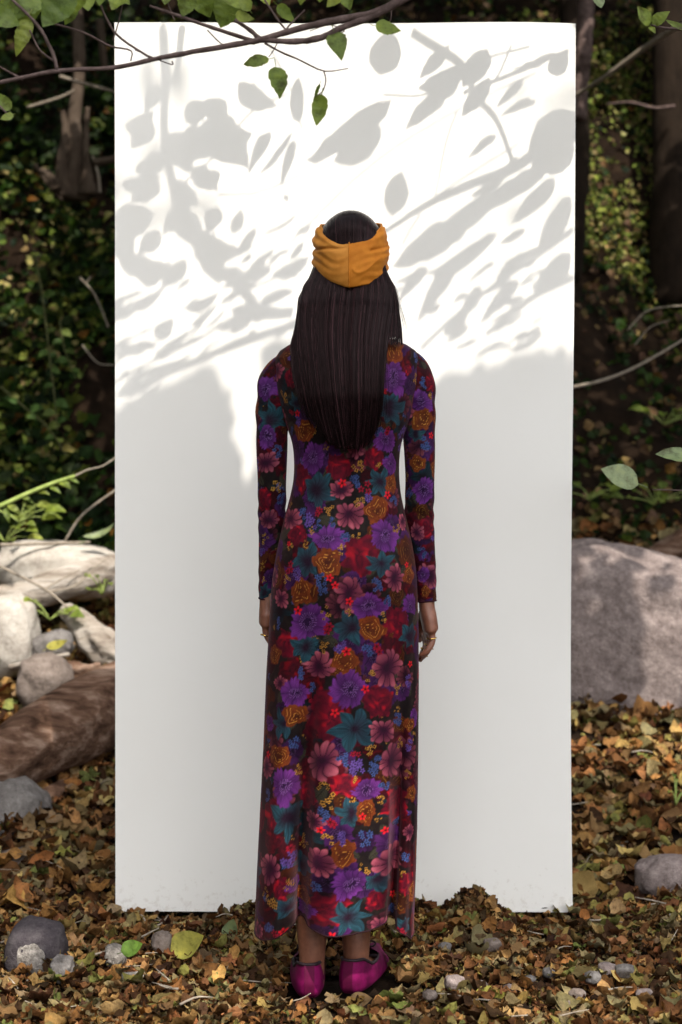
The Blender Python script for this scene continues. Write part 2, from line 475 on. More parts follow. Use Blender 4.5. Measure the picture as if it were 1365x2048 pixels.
# ---- sleeves
def sleeve_geo(path, n=360, sides=128):
    a = np.array(path, float)
    pts = np.stack([bx(a[:, 0]), a[:, 2], bz(a[:, 1])], -1)
    c = catmull(pts, n)
    seg = np.r_[0, np.cumsum(np.linalg.norm(np.diff(c, axis=0), axis=1))]
    rr = catmull(np.stack([a[:, 3], a[:, 3], a[:, 3]], -1), n)[:, 0]
    v, f = sweep(c, rr, sides, side_axis=(0, 1, 0))
    return c, seg, rr, v, f
SL = [(600, 742, 3.402, .034), (573, 741, 3.40, .036), (554, 762, 3.398, .0375), (548, 800, 3.398, .0370), (545, 850, 3.40, .0345), (544, 910, 3.405, .0330),
      (544, 970, 3.415, .0305), (543, 1030, 3.43, .0298), (541, 1090, 3.443, .027), (537, 1150, 3.452, .0235), (533, 1200, 3.458, .0192)]
SR = [(786, 732, 3.402, .034), (812, 732, 3.40, .037), (830, 756, 3.398, .0390), (836, 800, 3.398, .0382), (838, 850, 3.40, .0350), (840, 910, 3.405, .0330),
      (841, 970, 3.412, .031), (840, 1030, 3.425, .0315), (845, 1090, 3.433, .029), (852, 1150, 3.438, .0245), (856, 1204, 3.440, .0205)]
sleeves = [sleeve_geo(SL), sleeve_geo(SR)]

# ---- the floral print (colours laid on the cloth itself)
def hashn(a, b_, k=0.0):
    h = np.sin(a * 127.1 + b_ * 311.7 + k * 74.7) * 43758.5453
    return h - np.floor(h)
def vnoise(x, y, k=0.0):
    xi, yi = np.floor(x), np.floor(y); fx, fy = x - xi, y - yi
    fx = fx * fx * (3 - 2 * fx); fy = fy * fy * (3 - 2 * fy)
    return ((hashn(xi, yi, k) * (1 - fx) + hashn(xi + 1, yi, k) * fx) * (1 - fy) + (hashn(xi, yi + 1, k) * (1 - fx) + hashn(xi + 1, yi + 1, k) * fx) * fy)
GAIN = 0.84
def C(r_, g_, b_): return lin((r_, g_, b_)) * GAIN
def mixc(a, b_, t_): return a + (b_ - a) * np.clip(t_, 0, 1)[..., None]

class Cloth:
    def __init__(s, U_, V_):
        s.U, s.V = U_, V_
        s.vr = V_.mean(1)
        n1 = vnoise(U_ * 60, V_ * 60); n2 = vnoise(U_ * 160, V_ * 160, 3)
        s.c = mixc(np.broadcast_to(C(20, 14, 15), U_.shape + (3,)).copy(), np.broadcast_to(C(44, 38, 30), U_.shape + (3,)), (n1 - .35) * 1.5 * n2)
    def win(s, u0, v0, R):
        m_ = np.where((s.V.min(1) < v0 + R) & (s.V.max(1) > v0 - R))[0]
        if len(m_) == 0: return None
        a, b_ = m_[0], m_[-1] + 1
        du, dv = s.U[a:b_] - u0, s.V[a:b_] - v0
        return slice(a, b_), du, dv
    def put(s, sl, mask, colr):
        blk = s.c[sl]; mk = np.clip(mask, 0, 1)[..., None]
        s.c[sl] = blk * (1 - mk) + colr * mk
    def flower(s, kind, u0, v0, R, seed, dim=1.0):
        w = s.win(u0, v0, R * 1.5)
        if w is None: return
        sl, du, dv = w
        near = (np.abs(du) < R * 1.5)
        cols_ = np.where(near.any(0))[0]
        if len(cols_) == 0: return
        rs = np.random.default_rng(seed)
        rot = rs.uniform(0, 6.28)
        wu = vnoise(du / R * 1.6 + seed * 3.1, dv / R * 1.6, seed) - .5; wv_ = vnoise(du / R * 1.6 + 9, dv / R * 1.6 + seed * 1.7, seed + 2) - .5
        sq = rs.uniform(.85, 1.12); du = (du + wu * R * .42) * sq; dv = (dv + wv_ * R * .42) / sq
        r_ = np.hypot(du, dv) / R; ph = np.arctan2(dv, du) + rot
        if kind == 'D':       # pink dahlia, long separate petals in two rows
            n = 11; tip = C(178, 88, 104); base = C(62, 16, 44)
            cell = ph * n / (2 * np.pi); fr = np.abs(cell - np.floor(cell) - .5) * 2
            var = hashn(np.floor(cell), 3.0, seed)
            rmax = 0.86 + .16 * var
            petal = (1 - fr ** 2.2)
            edge = rmax * (0.80 + 0.20 * petal)
            mask = np.clip((edge - r_) * 14, 0, 1)
            tone = (r_ - .28) * 1.35
            colr = mixc(base, tip, tone * (0.55 + .6 * var) * (1 - 0.75 * fr ** 4))
            colr = mixc(colr, np.broadcast_to(C(205, 130, 136), colr.shape), np.clip((r_ - .7) * 2, 0, 1) * (1 - fr) * .5 * var)
            streak = vnoise(ph * 16, r_ * 2, seed); colr = colr * (0.75 + 0.4 * streak)[..., None]
            colr = mixc(colr, np.broadcast_to(C(42, 14, 34), colr.shape), np.clip((.28 - r_) * 6, 0, 1))
            colr = mixc(colr, np.broadcast_to(C(30, 10, 24), colr.shape), np.clip((fr - .84) * 7, 0, 1) * (r_ > .25))
        elif kind == 'P':     # purple, broad ruffled petals
            n = 7; cell = ph * n / (2 * np.pi) + .3 * np.sin(ph * 2 + seed); fr = np.abs(cell - np.floor(cell) - .5) * 2
            var = hashn(np.floor(cell), 7.0, seed)
            edge = (0.88 + .2 * var) * (0.9 + .1 * (1 - fr ** 3)) + 0.05 * np.sin(ph * 19 + seed) * (.5 + var)
            mask = np.clip((edge - r_) * 14, 0, 1)
            colr = mixc(C(36, 12, 50), C(102, 46, 124), (r_ - .12) * 1.25 * (.65 + .6 * var))
            streak = vnoise(ph * 20, r_ * 3, seed); colr = colr * (0.68 + .55 * streak)[..., None]
            colr = mixc(colr, np.broadcast_to(C(40, 16, 62), colr.shape), np.clip((fr - .8) * 4, 0, 1))
            fil = (np.sin(ph * 26) > .55) & (r_ < .42) & (r_ > .1)
            colr = mixc(colr, np.broadcast_to(C(126, 86, 150), colr.shape), fil * .6)
        elif kind == 'R':     # dark red peony
            n = 5; edge = 0.95 + .09 * np.sin(ph * n + seed) + .05 * np.sin(ph * 11 + seed * 2) + .03 * np.sin(ph * 23)
            mask = np.clip((edge - r_) * 14, 0, 1)
            nn = vnoise(du / R * 3.2 + seed, dv / R * 3.2, seed); n2 = vnoise(du / R * 9, dv / R * 7, seed + 1)
            ring = .5 + .5 * np.sin(r_ * 11 + 2.2 * np.sin(ph * 3 + seed) + nn * 3)
            colr = mixc(C(56, 6, 24), C(132, 12, 36), ring * .7 * nn + n2 * .28)
            colr = mixc(colr, np.broadcast_to(C(190, 22, 36), colr.shape), np.clip((nn - .68) * 3, 0, 1) * .8)
        elif kind == 'O':     # bronze rose with gold petal rims
            edge = 0.94 + .08 * np.sin(ph * 5 + seed) + .04 * np.sin(ph * 13)
            mask = np.clip((edge - r_) * 14, 0, 1)
            nn = vnoise(du / R * 4, dv / R * 4, seed)
            colr = mixc(C(60, 24, 10), C(126, 60, 22), r_ * .8 + nn * .5 - .15)
            spiral = r_ * 4.6 + .35 * np.sin(ph * 3 + seed) - ph / (2 * np.pi) * 1.0
            f_ = np.abs(spiral - np.floor(spiral) - .5)
            colr = mixc(colr, np.broadcast_to(C(184, 130, 50), colr.shape), np.clip((.11 - f_) * 14, 0, 1) * (r_ < .72) * (r_ > .16) * (hashn(np.floor(ph * 2.2), np.floor(spiral), seed) > .3))
            colr = mixc(colr, np.broadcast_to(C(60, 24, 10), colr.shape), np.clip((f_ - .40) * 9, 0, 1) * .85)
        else:                 # T teal lily, six pointed petals
            n = 6; cell = ph * n / (2 * np.pi); fr = np.abs(cell - np.floor(cell) - .5) * 2
            var = hashn(np.floor(cell), 5.0, seed)
            L_ = 1.05 + .3 * var
            wdt = np.clip(np.sin(np.clip(r_ / L_, 0, 1) * np.pi * .92 + .25), 0, 1) * .60
            arc = fr * r_ * np.pi / n
            mask = np.clip((wdt * .62 - arc) * 16, 0, 1) * (r_ < L_)
            mask = np.maximum(mask, np.clip((.3 - r_) * 10, 0, 1))
            colr = mixc(C(34, 18, 36), C(36, 76, 88), (r_ - .18) * 1.7 * (.7 + .5 * var))
            streak = vnoise(ph * 14, r_ * 2, seed); colr = colr * (0.45 + .8 * streak)[..., None]
            colr = mixc(colr, np.broadcast_to(C(24, 34, 44), colr.shape), np.clip((.13 - fr) * 8, 0, 1) * .7)
        s.put(sl, mask * near, colr * dim)
    def floret(s, u0, v0, R, c1, c2, n, hollow, seed):
        w = s.win(u0, v0, R * 1.6)
        if w is None: return
        sl, du, dv = w
        r_ = np.hypot(du, dv) / R; ph = np.arctan2(dv, du) + seed
        edge = .85 + .2 * np.cos(ph * n)
        mask = np.clip((edge - r_) * 5, 0, 1)
        if hollow: colr = mixc(np.broadcast_to(c2, du.shape + (3,)), np.broadcast_to(c1, du.shape + (3,)), np.clip((r_ - .38) * 6, 0, 1))
        else: colr = mixc(np.broadcast_to(c2, du.shape + (3,)), np.broadcast_to(c1, du.shape + (3,)), np.clip((r_ - .18) * 5, 0, 1) * (.65 + .35 * np.cos(ph * n)))
        s.put(sl, mask, colr)
    def cluster(s, kind, u0, v0, R, seed):
        rs = np.random.default_rng(seed)
        if kind == 'r':
            s.floret(u0, v0, R, C(225, 26, 40), C(70, 8, 14), 5, False, seed); return
        if kind == 'm':
            for _ in range(3): s.floret(u0 + rs.uniform(-.6, .6) * R, v0 + rs.uniform(-.6, .6) * R, R * .55, C(140, 16, 40), C(50, 6, 14), 5, False, rs.uniform(0, 6))
            return
        c1, c2, n, h_, fr = {'b': (C(62, 84, 136), C(24, 28, 56), 5, False, .34), 'l': (C(96, 74, 146), C(42, 26, 70), 5, False, .34), 'g': (C(178, 132, 54), C(60, 40, 16), 4, True, .25)}[kind]
        for _ in range(9 if kind != 'g' else 8):
            a, rr = rs.uniform(0, 6.28), math.sqrt(rs.uniform(0, 1)) * R * .85
            k = rs.uniform(.7, 1.15)
            s.floret(u0 + math.cos(a) * rr * .8, v0 + math.sin(a) * rr, R * fr * rs.uniform(.8, 1.15), c1 * k, c2, n, h_, rs.uniform(0, 6))
    def leaf(s, u0, v0, L_, ang, seed):
        w = s.win(u0, v0, L_)
        if w is None: return
        sl, du, dv = w
        a = (du * math.cos(ang) + dv * math.sin(ang)) / L_; b_ = (-du * math.sin(ang) + dv * math.cos(ang)) / L_
        hw = .30 * np.clip(1 - (a * 1.7) ** 2, 0, 1)
        mask = np.clip((hw - np.abs(b_)) * 12, 0, 1)
        vein = np.abs(np.sin((a * 1.4 + np.abs(b_)) * 26))
        colr = mixc(np.broadcast_to(C(30, 30, 24), du.shape + (3,)), np.broadcast_to(C(66, 66, 50), du.shape + (3,)), vein * .7)
        colr = mixc(colr, np.broadcast_to(C(22, 20, 18), du.shape + (3,)), np.clip((.02 - np.abs(b_)) * 60, 0, 1))
        s.put(sl, mask, colr)

def conv(lst, ox, oy, sc): return [(k, ox + x / sc, oy + y / sc, r_ / sc) for k, x, y, r_ in lst]
F3 = conv([('D', 190, 1170, 72), ('R', 300, 1240, 75), ('O', 370, 1590, 78), ('r', 325, 1472, 24), ('m', 285, 1455, 30), ('g', 235, 1350, 55), ('l', 330, 1520, 38),
           ('O', 985, 1040, 82), ('P', 990, 1240, 110), ('T', 960, 1440, 110), ('r', 915, 1330, 28), ('b', 1140, 1080, 48), ('g', 1130, 1230, 45),
           ('P', 930, 1660, 78), ('m', 955, 1590, 38), ('b', 885, 1605, 45), ('T', 320, 1400, 60), ('b', 900, 960, 40), ('R', 1080, 1180, 40), ('g', 520, 1700, 30),
           ('l', 290, 1110, 40), ('O', 190, 1050, 40), ('P', 500, 1150, 90), ('T', 600, 1350, 100), ('R', 760, 1300, 100), ('D', 650, 1050, 80), ('b', 750, 1480, 45), ('D', 720, 1690, 70)], 500, 400, 3.4125)
F4 = conv([('R', 600, 120, 92), ('R', 350, 200, 92), ('R', 760, 705, 124), ('R', 320, 570, 68), ('R', 1000, 1150, 100), ('R', 260, 1300, 100), ('R', 520, 1680, 100), ('R', 870, 1670, 105), ('R', 850, 60, 75),
           ('T', 465, 270, 108), ('T', 880, 225, 86), ('T', 395, 740, 100), ('T', 690, 1180, 108), ('T', 890, 760, 86), ('T', 380, 1330, 88), ('T', 1090, 1250, 80),
           ('D', 625, 275, 76), ('D', 685, 445, 94), ('D', 680, 970, 115), ('D', 990, 865, 92), ('D', 215, 1005, 75), ('D', 460, 1440, 96), ('D', 955, 1455, 118), ('D', 275, 480, 85), ('D', 205, 1560, 60), ('D', 1050, 490, 50),
           ('P', 430, 60, 92), ('P', 530, 600, 98), ('P', 920, 580, 104), ('P', 825, 1045, 98), ('P', 400, 1150, 122), ('P', 310, 1620, 92), ('P', 670, 1590, 118), ('P', 965, 100, 62), ('P', 1100, 1040, 80),
           ('O', 865, 405, 82), ('O', 535, 750, 90), ('O', 350, 945, 84), ('O', 840, 1200, 88), ('O', 645, 1395, 88), ('O', 965, 230, 62), ('O', 165, 1380, 70), ('O', 1090, 840, 65),
           ('l', 430, 485, 66), ('l', 820, 320, 46), ('l', 315, 840, 50), ('l', 610, 1305, 50), ('l', 1085, 1560, 45),
           ('b', 725, 215, 55), ('b', 650, 585, 42), ('b', 490, 870, 55), ('b', 870, 910, 55), ('b', 500, 935, 42), ('b', 350, 1490, 48), ('b', 795, 1340, 55), ('b', 985, 350, 40), ('b', 425, 1590, 38), ('b', 945, 1010, 40), ('b', 190, 1165, 46), ('b', 370, 430, 44), ('b', 570, 490, 35),
           ('g', 745, 110, 58), ('g', 745, 350, 48), ('g', 540, 405, 48), ('g', 380, 640, 34), ('g', 280, 660, 40), ('g', 425, 545, 32), ('g', 520, 1090, 52), ('g', 1000, 530, 42), ('g', 250, 870, 44), ('g', 515, 1310, 48), ('g', 815, 1500, 50), ('g', 680, 1075, 36), ('g', 1010, 1600, 44), ('g', 915, 1110, 44), ('g', 880, 120, 32), ('g', 625, 670, 40),
           ('m', 550, 1200, 55), ('m', 275, 790, 45), ('m', 460, 415, 40), ('m', 785, 260, 45), ('m', 860, 1330, 50),
           ('r', 630, 230, 32), ('r', 940, 308, 29), ('r', 680, 1010, 29), ('r', 330, 1075, 33), ('r', 660, 1342, 33), ('r', 790, 1590, 31), ('r', 265, 635, 20), ('r', 545, 855, 28), ('r', 580, 905, 28), ('r', 1072, 775, 22), ('r', 1095, 1440, 24)], 500, 900, 3.4125)
F5 = conv([('R', 560, 80, 112), ('R', 650, 470, 82), ('R', 980, 620, 105), ('R', 210, 680, 88), ('R', 560, 1220, 118), ('R', 250, 1110, 66), ('R', 1060, 1120, 70), ('R', 430, 560, 70), ('R', 850, 1180, 60),
           ('T', 725, 130, 112), ('T', 300, 690, 104), ('T', 710, 640, 80), ('T', 270, 110, 74), ('T', 700, 1270, 96), ('T', 300, 1230, 60), ('T', 400, 1000, 70), ('T', 1040, 1370, 50), ('T', 890, 1060, 70),
           ('D', 510, 330, 108), ('D', 900, 150, 76), ('D', 960, 340, 96), ('D', 505, 940, 92), ('D', 950, 960, 110), ('D', 180, 1010, 98), ('D', 170, 400, 66), ('D', 115, 1410, 60), ('D', 470, 700, 60), ('D', 1075, 800, 50), ('D', 890, 1350, 60),
           ('P', 275, 490, 104), ('P', 800, 500, 78), ('P', 690, 1060, 104), ('P', 185, 120, 48), ('P', 345, 1110, 45), ('P', 1100, 90, 50), ('P', 420, 1250, 60),
           ('O', 250, 310, 76), ('O', 360, 60, 76), ('O', 800, 640, 70), ('O', 660, 880, 80), ('O', 1090, 560, 52), ('O', 1085, 1180, 58), ('O', 400, 1180, 60), ('O', 1075, 130, 45),
           ('l', 735, 370, 62), ('l', 650, 790, 48), ('l', 325, 930, 66), ('l', 1035, 1485, 42), ('l', 1070, 260, 40),
           ('b', 655, 320, 48), ('b', 350, 225, 50), ('b', 855, 370, 50), ('b', 535, 650, 46), ('b', 790, 800, 60), ('b', 180, 1350, 55), ('b', 480, 1090, 36), ('b', 1000, 90, 50), ('b', 920, 480, 40), ('b', 170, 560, 45), ('b', 1050, 960, 40), ('b', 960, 1290, 40),
           ('g', 825, 260, 48), ('g', 375, 400, 44), ('g', 535, 490, 44), ('g', 570, 560, 60), ('g', 735, 440, 32), ('g', 710, 555, 32), ('g', 560, 800, 48), ('g', 400, 850, 48), ('g', 790, 980, 48), ('g', 200, 1210, 64), ('g', 160, 1160, 44), ('g', 990, 1240, 56), ('g', 890, 570, 34), ('g', 1015, 240, 44), ('g', 1060, 440, 34), ('g', 310, 1100, 36),
           ('m', 600, 710, 50), ('m', 320, 870, 45), ('m', 735, 285, 34), ('m', 235, 1390, 45), ('m', 1010, 1420, 45),
           ('r', 600, 35, 29), ('r', 178, 318, 26), ('r', 775, 665, 25), ('r', 925, 760, 25), ('r', 580, 1365, 31), ('r', 967, 1205, 26), ('r', 510, 745, 24), ('r', 270, 1370, 24)], 480, 1400, 3.16)
flowers = F3 + F4 + F5
order = {'R': 0, 'T': 1, 'D': 2, 'P': 3, 'O': 4, 'l': 5, 'b': 5, 'g': 6, 'm': 6, 'r': 7}
cl = Cloth(U, Zd)
rowpy = PYg[:, NB // 2]
def to_cloth(px, py):
    k = int(np.clip(np.searchsorted(rowpy, py), 0, NR - 1))
    xs = Xd[k, :NB]; j = int(np.argmin(np.abs(xs - bx(px) * 0.97 - bx(682.5)))) if False else int(np.argmin(np.abs(xs * (PYC / np.minimum(Yd[k, :NB], PYC)) - bx(px))))
    return U[k, j], bz(py) - 0.0
items = [(k, *to_cloth(x, y), r_ / S * (1.08 if k in 'DPROT' else 1.0)) for k, x, y, r_ in flowers]
rs = np.random.default_rng(5)
umin, umax = U.min(), U.max()
seen = [(u_, v_) for k, u_, v_, r_ in items]
rand_items = []
for _ in range(420):                                                     # the side and front of the cloth
    u_, v_ = rs.uniform(umin, umax), rs.uniform(0.1, 1.42)
    if min((u_ - a) ** 2 + (v_ - b_) ** 2 for a, b_ in seen) > 0.05 ** 2:
        seen.append((u_, v_)); rand_items.append((rs.choice(list('RTDPOglb')), u_, v_, rs.uniform(.024, .036)))
for _ in range(420):
    cl.leaf(rs.uniform(umin, umax), rs.uniform(0.1, 1.45), rs.uniform(.03, .05), rs.uniform(0, 6.28), _)
for _ in range(260):
    cl.cluster(rs.choice(list('bgl')), rs.uniform(umin, umax), rs.uniform(0.1, 1.45), rs.uniform(.010, .014), 900 + _)
for _ in range(520):                                                     # dim under-layer of plum and burgundy blooms
    cl.flower(rs.choice(list('RRRDDPPTO')), rs.uniform(umin, umax), rs.uniform(.1, 1.45), rs.uniform(.022, .036), 2000 + _, rs.uniform(.20, .52))
for n_, (k, u_, v_, r_) in enumerate(sorted(rand_items + items, key=lambda e: order[e[0]])):
    (cl.flower if k in 'DPROT' else cl.cluster)(k, u_, v_, r_, n_ + 11)

m, t, b = new_mat('floral_velvet')
at = t.nodes.new('ShaderNodeAttribute'); at.attribute_name = 'col'
fine = noise_node(t, 900, 2, 0.5)
rr_ = ramp_node(t, fine.outputs['Fac'], [(0.25, (0.78, 0.78, 0.78)), (0.75, (1.18, 1.18, 1.18))])
t.links.new(mix_mul(t, at.outputs['Color'], rr_.outputs[0]), b.inputs['Base Color'])
b.inputs['Roughness'].default_value = 0.75
b.inputs['Specular IOR Level'].default_value = 0.12
b.inputs['Sheen Weight'].default_value = 0.09
b.inputs['Sheen Roughness'].default_value = 0.45
b.inputs['Sheen Tint'].default_value = (0.95, 0.45, 0.5, 1)
wv = noise_node(t, 1400, 2, 0.5)
bump_node(t, b, wv.outputs['Fac'], 0.12, 0.001)
M_dress = m

V = np.stack([Xd, Yd, Zd], -1).reshape(-1, 3)
i = np.arange(NR - 1)[:, None] * NCOL; j = np.arange(NCOL)[None]
Q = np.stack([i + j, i + (j + 1) % NCOL, i + NCOL + (j + 1) % NCOL, i + NCOL + j], -1).reshape(-1, 4)[:, ::-1]
me = mesh_np('dress', V, Q); add_color(me, cl.c.reshape(-1, 3) * np.array((1.06, .93, .95)))
dress = link('dress', me, M_dress); keep_world(dress, person)
tag(dress, 'long-sleeved ankle-length dark dress printed with purple, red, pink, bronze and teal flowers')
# hem rolled edge
hv = np.stack([Xd[-1], Yd[-1], Zd[-1]], -1)
v, f = sweep(np.vstack([hv[::4], hv[:1]]), np.full(len(hv[::4]) + 1, .0016), 5)
me = mesh_np('hem', v, f); add_color(me, np.tile(C(40, 18, 24), (len(v), 1)))
o = link('hem', me, M_dress, dress)

FSL = conv([('P', 115, 1290, 90), ('T', 150, 1500, 100), ('D', 110, 1790, 95), ('g', 190, 1950, 60), ('R', 95, 2020, 60), ('O', 95, 1120, 50), ('b', 195, 1720, 45), ('b', 235, 1990, 35)], 500, 400, 3.4125) + \
      conv([('D', 135, 470, 80), ('R', 95, 370, 60), ('b', 210, 340, 40), ('g', 95, 605, 45), ('l', 75, 700, 40), ('g', 80, 800, 35), ('g', 90, 890, 30), ('T', 90, 975, 60), ('r', 55, 650, 20)], 500, 900, 3.4125)
FSR = conv([('P', 1165, 1390, 80), ('O', 1175, 1500, 85), ('b', 1180, 1260, 42), ('R', 1230, 1260, 60), ('b', 1200, 1670, 55), ('r', 1235, 1610, 26), ('O', 1145, 1800, 62), ('g', 1235, 1350, 35), ('T', 1130, 1600, 55), ('g', 1070, 1880, 30)], 500, 400, 3.4125) + \
      conv([('P', 1190, 270, 88), ('R', 1195, 530, 90), ('D', 1145, 560, 60), ('D', 1235, 860, 100), ('P', 1185, 850, 55), ('O', 1200, 970, 40), ('b', 1085, 300, 40), ('b', 1175, 700, 40), ('g', 1070, 190, 28)], 500, 900, 3.4125)
for si, (c, seg, rr, v, f) in enumerate(sleeves):
    sides = 128; n = len(c)
    W = v[:n * sides].reshape(n, sides, 3)
    ang = np.arctan2(W[:, :, 0] - c[:, None, 0], -(W[:, :, 1] - c[:, None, 1]))     # 0 = towards the camera
    Us = ang * rr[:, None]; Vs = W[:, :, 2] + 0 * Us
    sc_ = Cloth(Us, Vs); rs = np.random.default_rng(40 + si)
    for _ in range(120): sc_.leaf(rs.uniform(-.12, .12), rs.uniform(.8, 1.4), rs.uniform(.03, .05), rs.uniform(0, 6.3), _)
    for _ in range(70): sc_.cluster(rs.choice(list('bglm')), rs.uniform(-.12, .12), rs.uniform(.8, 1.4), rs.uniform(.010, .015), 700 + _ + si * 300)
    for _ in range(150): sc_.flower(rs.choice(list('RRRDDPPTO')), rs.uniform(-.12, .12), rs.uniform(.8, 1.42), rs.uniform(.020, .032), 4000 + _ + si * 200, rs.uniform(.2, .52))
    its = []
    for k, px, py, r_ in (FSL, FSR)[si]:
        jj = int(np.argmin(np.abs(c[:, 2] - bz(py)))); xr = np.clip((bx(px) - c[jj, 0]) / rr[jj], -.97, .97)
        its.append((k, math.asin(xr) * rr[jj], bz(py), r_ / S))
    for _ in range(90):
        uu, vv2 = rs.uniform(-.12, .12), rs.uniform(.8, 1.4)
        if min((uu - e[1]) ** 2 + (vv2 - e[2]) ** 2 for e in its) > .036 ** 2: its.append((rs.choice(list('RPDOTlb')), uu, vv2, rs.uniform(.018, .026)))
    for n_, (k, u_, v_, r_) in enumerate(sorted(its, key=lambda e: order[e[0]])):
        (sc_.flower if k in 'DPROT' else sc_.cluster)(k, u_, v_, r_, n_ + 300 + si * 50)
    # gentle wrinkles at the elbow and wrist
    zz = W[:, :, 2]
    wrk = 0.0011 * np.sin(zz * 120 + ang * 2.5 + 2 * np.sin(zz * 37)) * np.exp(-((zz - 1.04) / .06) ** 2) + 0.0008 * np.sin(zz * 170 - ang * 3) * np.exp(-((zz - .88) / .05) ** 2) + 0.002 * np.sin(zz * 90 + ang * 2.5) * np.exp(-((zz - 1.27) / .06) ** 2)
    nrm = (W - c[:, None]) / rr[:, None, None]
    W = W + nrm * wrk[..., None]
    v2 = v.copy(); v2[:n * sides] = W.reshape(-1, 3)
    me = mesh_np('sleeve', v2, [f[0]])                                   # open at the wrist
    add_color(me, np.vstack([sc_.c.reshape(-1, 3), np.tile(C(20, 14, 15), (2, 1))]))
    o = link('sleeve', me, M_dress); keep_world(o, person)
    keep_world(o, person); o.parent = dress; o.matrix_parent_inverse = Matrix.Translation(-Vector(person.location))
    cv, cf = sweep(np.vstack([W[-1, ::8], W[-1, :1]]), np.full(17, .0018), 5)
    me = mesh_np('cuff', cv, cf); add_color(me, np.tile(C(50, 14, 26), (len(cv), 1)))
    o2 = link('cuff', me, M_dress); o2.parent = dress; o2.matrix_parent_inverse = Matrix.Translation(-Vector(person.location))
for ch in dress.children:
    ch.matrix_parent_inverse = Matrix.Identity(4)
dress.matrix_parent_inverse = Matrix.Translation(-Vector(person.location))

# ---- body: one continuous skin surface
m, t, b = new_mat('skin')
nz = noise_node(t, 60, 5, 0.6)
r = ramp_node(t, nz.outputs['Fac'], [(0.3, (0.17, 0.062, 0.036)), (0.7, (0.26, 0.105, 0.06))])
t.links.new(r.outputs[0], b.inputs['Base Color'])
b.inputs['Roughness'].default_value = 0.45
b.inputs['Subsurface Weight'].default_value = 0.08
b.inputs['Subsurface Radius'].default_value = (0.4, 0.12, 0.06)
b.inputs['Subsurface Scale'].default_value = 0.01
nb = noise_node(t, 300, 4, 0.6); bump_node(t, b, nb.outputs['Fac'], 0.12, 0.002)
M_skin = m
parts = []
def ball(c, r3, sub=3):
    bm = bmesh.new(); bmesh.ops.create_icosphere(bm, subdivisions=sub, radius=1)
    v = np.array([x.co[:] for x in bm.verts]) * np.array(r3) + np.array(c)
    f = np.array([[w.index for w in x.verts] for x in bm.faces]); bm.free()
    parts.append((v, [f]))
def limb(pts, rad, squash=None, n=24, sides=16, axis=None):
    parts.append(sweep(pts, rad, sides, n, squash=squash, side_axis=axis))
HC = Vector((bx(702), PYC + 0.015, bz(508)))
ball(HC, (.071, .092, .088)); ball(HC + Vector((0, .035, -.055)), (.052, .058, .066))
ball(HC + Vector((0, .098, -.03)), (.011, .016, .018))                    # nose
ball(HC + Vector((0, .088, -.068)), (.022, .010, .008)); ball(HC + Vector((0, .082, -.098)), (.02, .016, .016))   # lips, chin
for s in (-1, 1):
    ball(HC + Vector((s * .072, .008, -.02)), (.008, .018, .03))
    ball(HC + Vector((s * .03, .080, .004)), (.013, .01, .009))
limb([(HC.x, PYC + .012, 1.50), (bx(700), PYC + .004, 1.42), (bx(698), PYC, 1.37)], (.05, .05, .07))
cxs = bx(692)
limb([(cxs, PYC, 1.39), (cxs, PYC, 1.33), (cxs, PYC, 1.20), (cxs, PYC + .005, 1.10), (bx(690), PYC, 1.0), (bx(688), PYC - .002, .88), (bx(686), PYC, .80)],
     (.08, .125, .105, .092, .105, .13, .10), squash=(.6, .62, .72, .75, .78, .75, .8), axis=(0, 1, 0), n=40, sides=24)
for side, geo in ((-1, sleeves[0]), (1, sleeves[1])):
    c, seg, rr = geo[:3]
    limb(c[60::30], rr[60::30] - .0045, n=40)
# legs and feet
ANK = {-1: (bx(625), PYC - .022), 1: (bx(713), PYC + .0)}
for s in (-1, 1):
    ax0, ay0 = ANK[s]
    toe = Vector((-.05, 1, 0)).normalized() if s < 0 else Vector((0.30, 0.95, 0)).normalized()
    limb([(bx(686) + s * .075, PYC + .01, .86), (bx(686) + s * .07, PYC + .02, .66), (bx(686) + s * .058, PYC + .035, .46), ((ax0 + bx(686) + s * .052) / 2, PYC + .02, .33), (ax0, ay0 + .012, .18), (ax0, ay0, .105), (ax0, ay0, .05)],
         (.085, .074, .052, .052, .036, .029, .026), n=40)
    h = Vector((ax0, ay0, .04)) - toe * .012
    limb([h - toe * .006, h + toe * .05, h + toe * .11 + Vector((0, 0, -.008)), h + toe * .17 + Vector((0, 0, -.014)), h + toe * .205 + Vector((0, 0, -.02))], (.025, .029, .030, .024, .012), n=20)
# hands
def hand(wrist, knuckle, side, fing, thumb):
    w_, k_ = Vector(wrist), Vector(knuckle)
    limb([w_ + Vector((0, 0, .06)), w_, w_ * .55 + k_ * .45, k_, k_ + (k_ - w_) * .08], (.017, .0175, .018, .0175, .011), squash=(1.05, 1.2, 1.75, 2.1, 2.0), axis=(0, 1, 0), n=24)
    for pts, r0 in fing: limb([Vector(p) for p in pts], [r0 * 1.1, r0, r0 * .95, r0 * .7], n=16, sides=10)
    limb([Vector(p) for p in thumb], (.0125, .0115, .0105, .007), n=14, sides=10)
def hp(px, py, dy): return (bx(px), PYC + dy, bz(py))
fr_ = []
for k, (dy, ln) in enumerate([(.022, .98), (.037, 1.06), (.052, 1.0), (.066, .86)]):
    # little finger nearest the camera
    off = (dy - .022)
    fr_.append(([hp(864 - 4 * k, 1262 + 4 * k, dy + .005), hp(866 - 3 * k, 1284 + 4 * k * ln, dy), hp(855 - 2 * k, 1304 + 4 * k * ln, dy - .004), hp(841, 1313 + 5 * k, dy)], (.0078, .0088, .0092, .009)[k]))
hand(hp(856, 1212, .04), hp(864, 1262, .045), 1, fr_, [hp(852, 1228, .062), hp(846, 1250, .085), hp(843, 1272, .092), hp(842, 1292, .088)])
fl_ = []
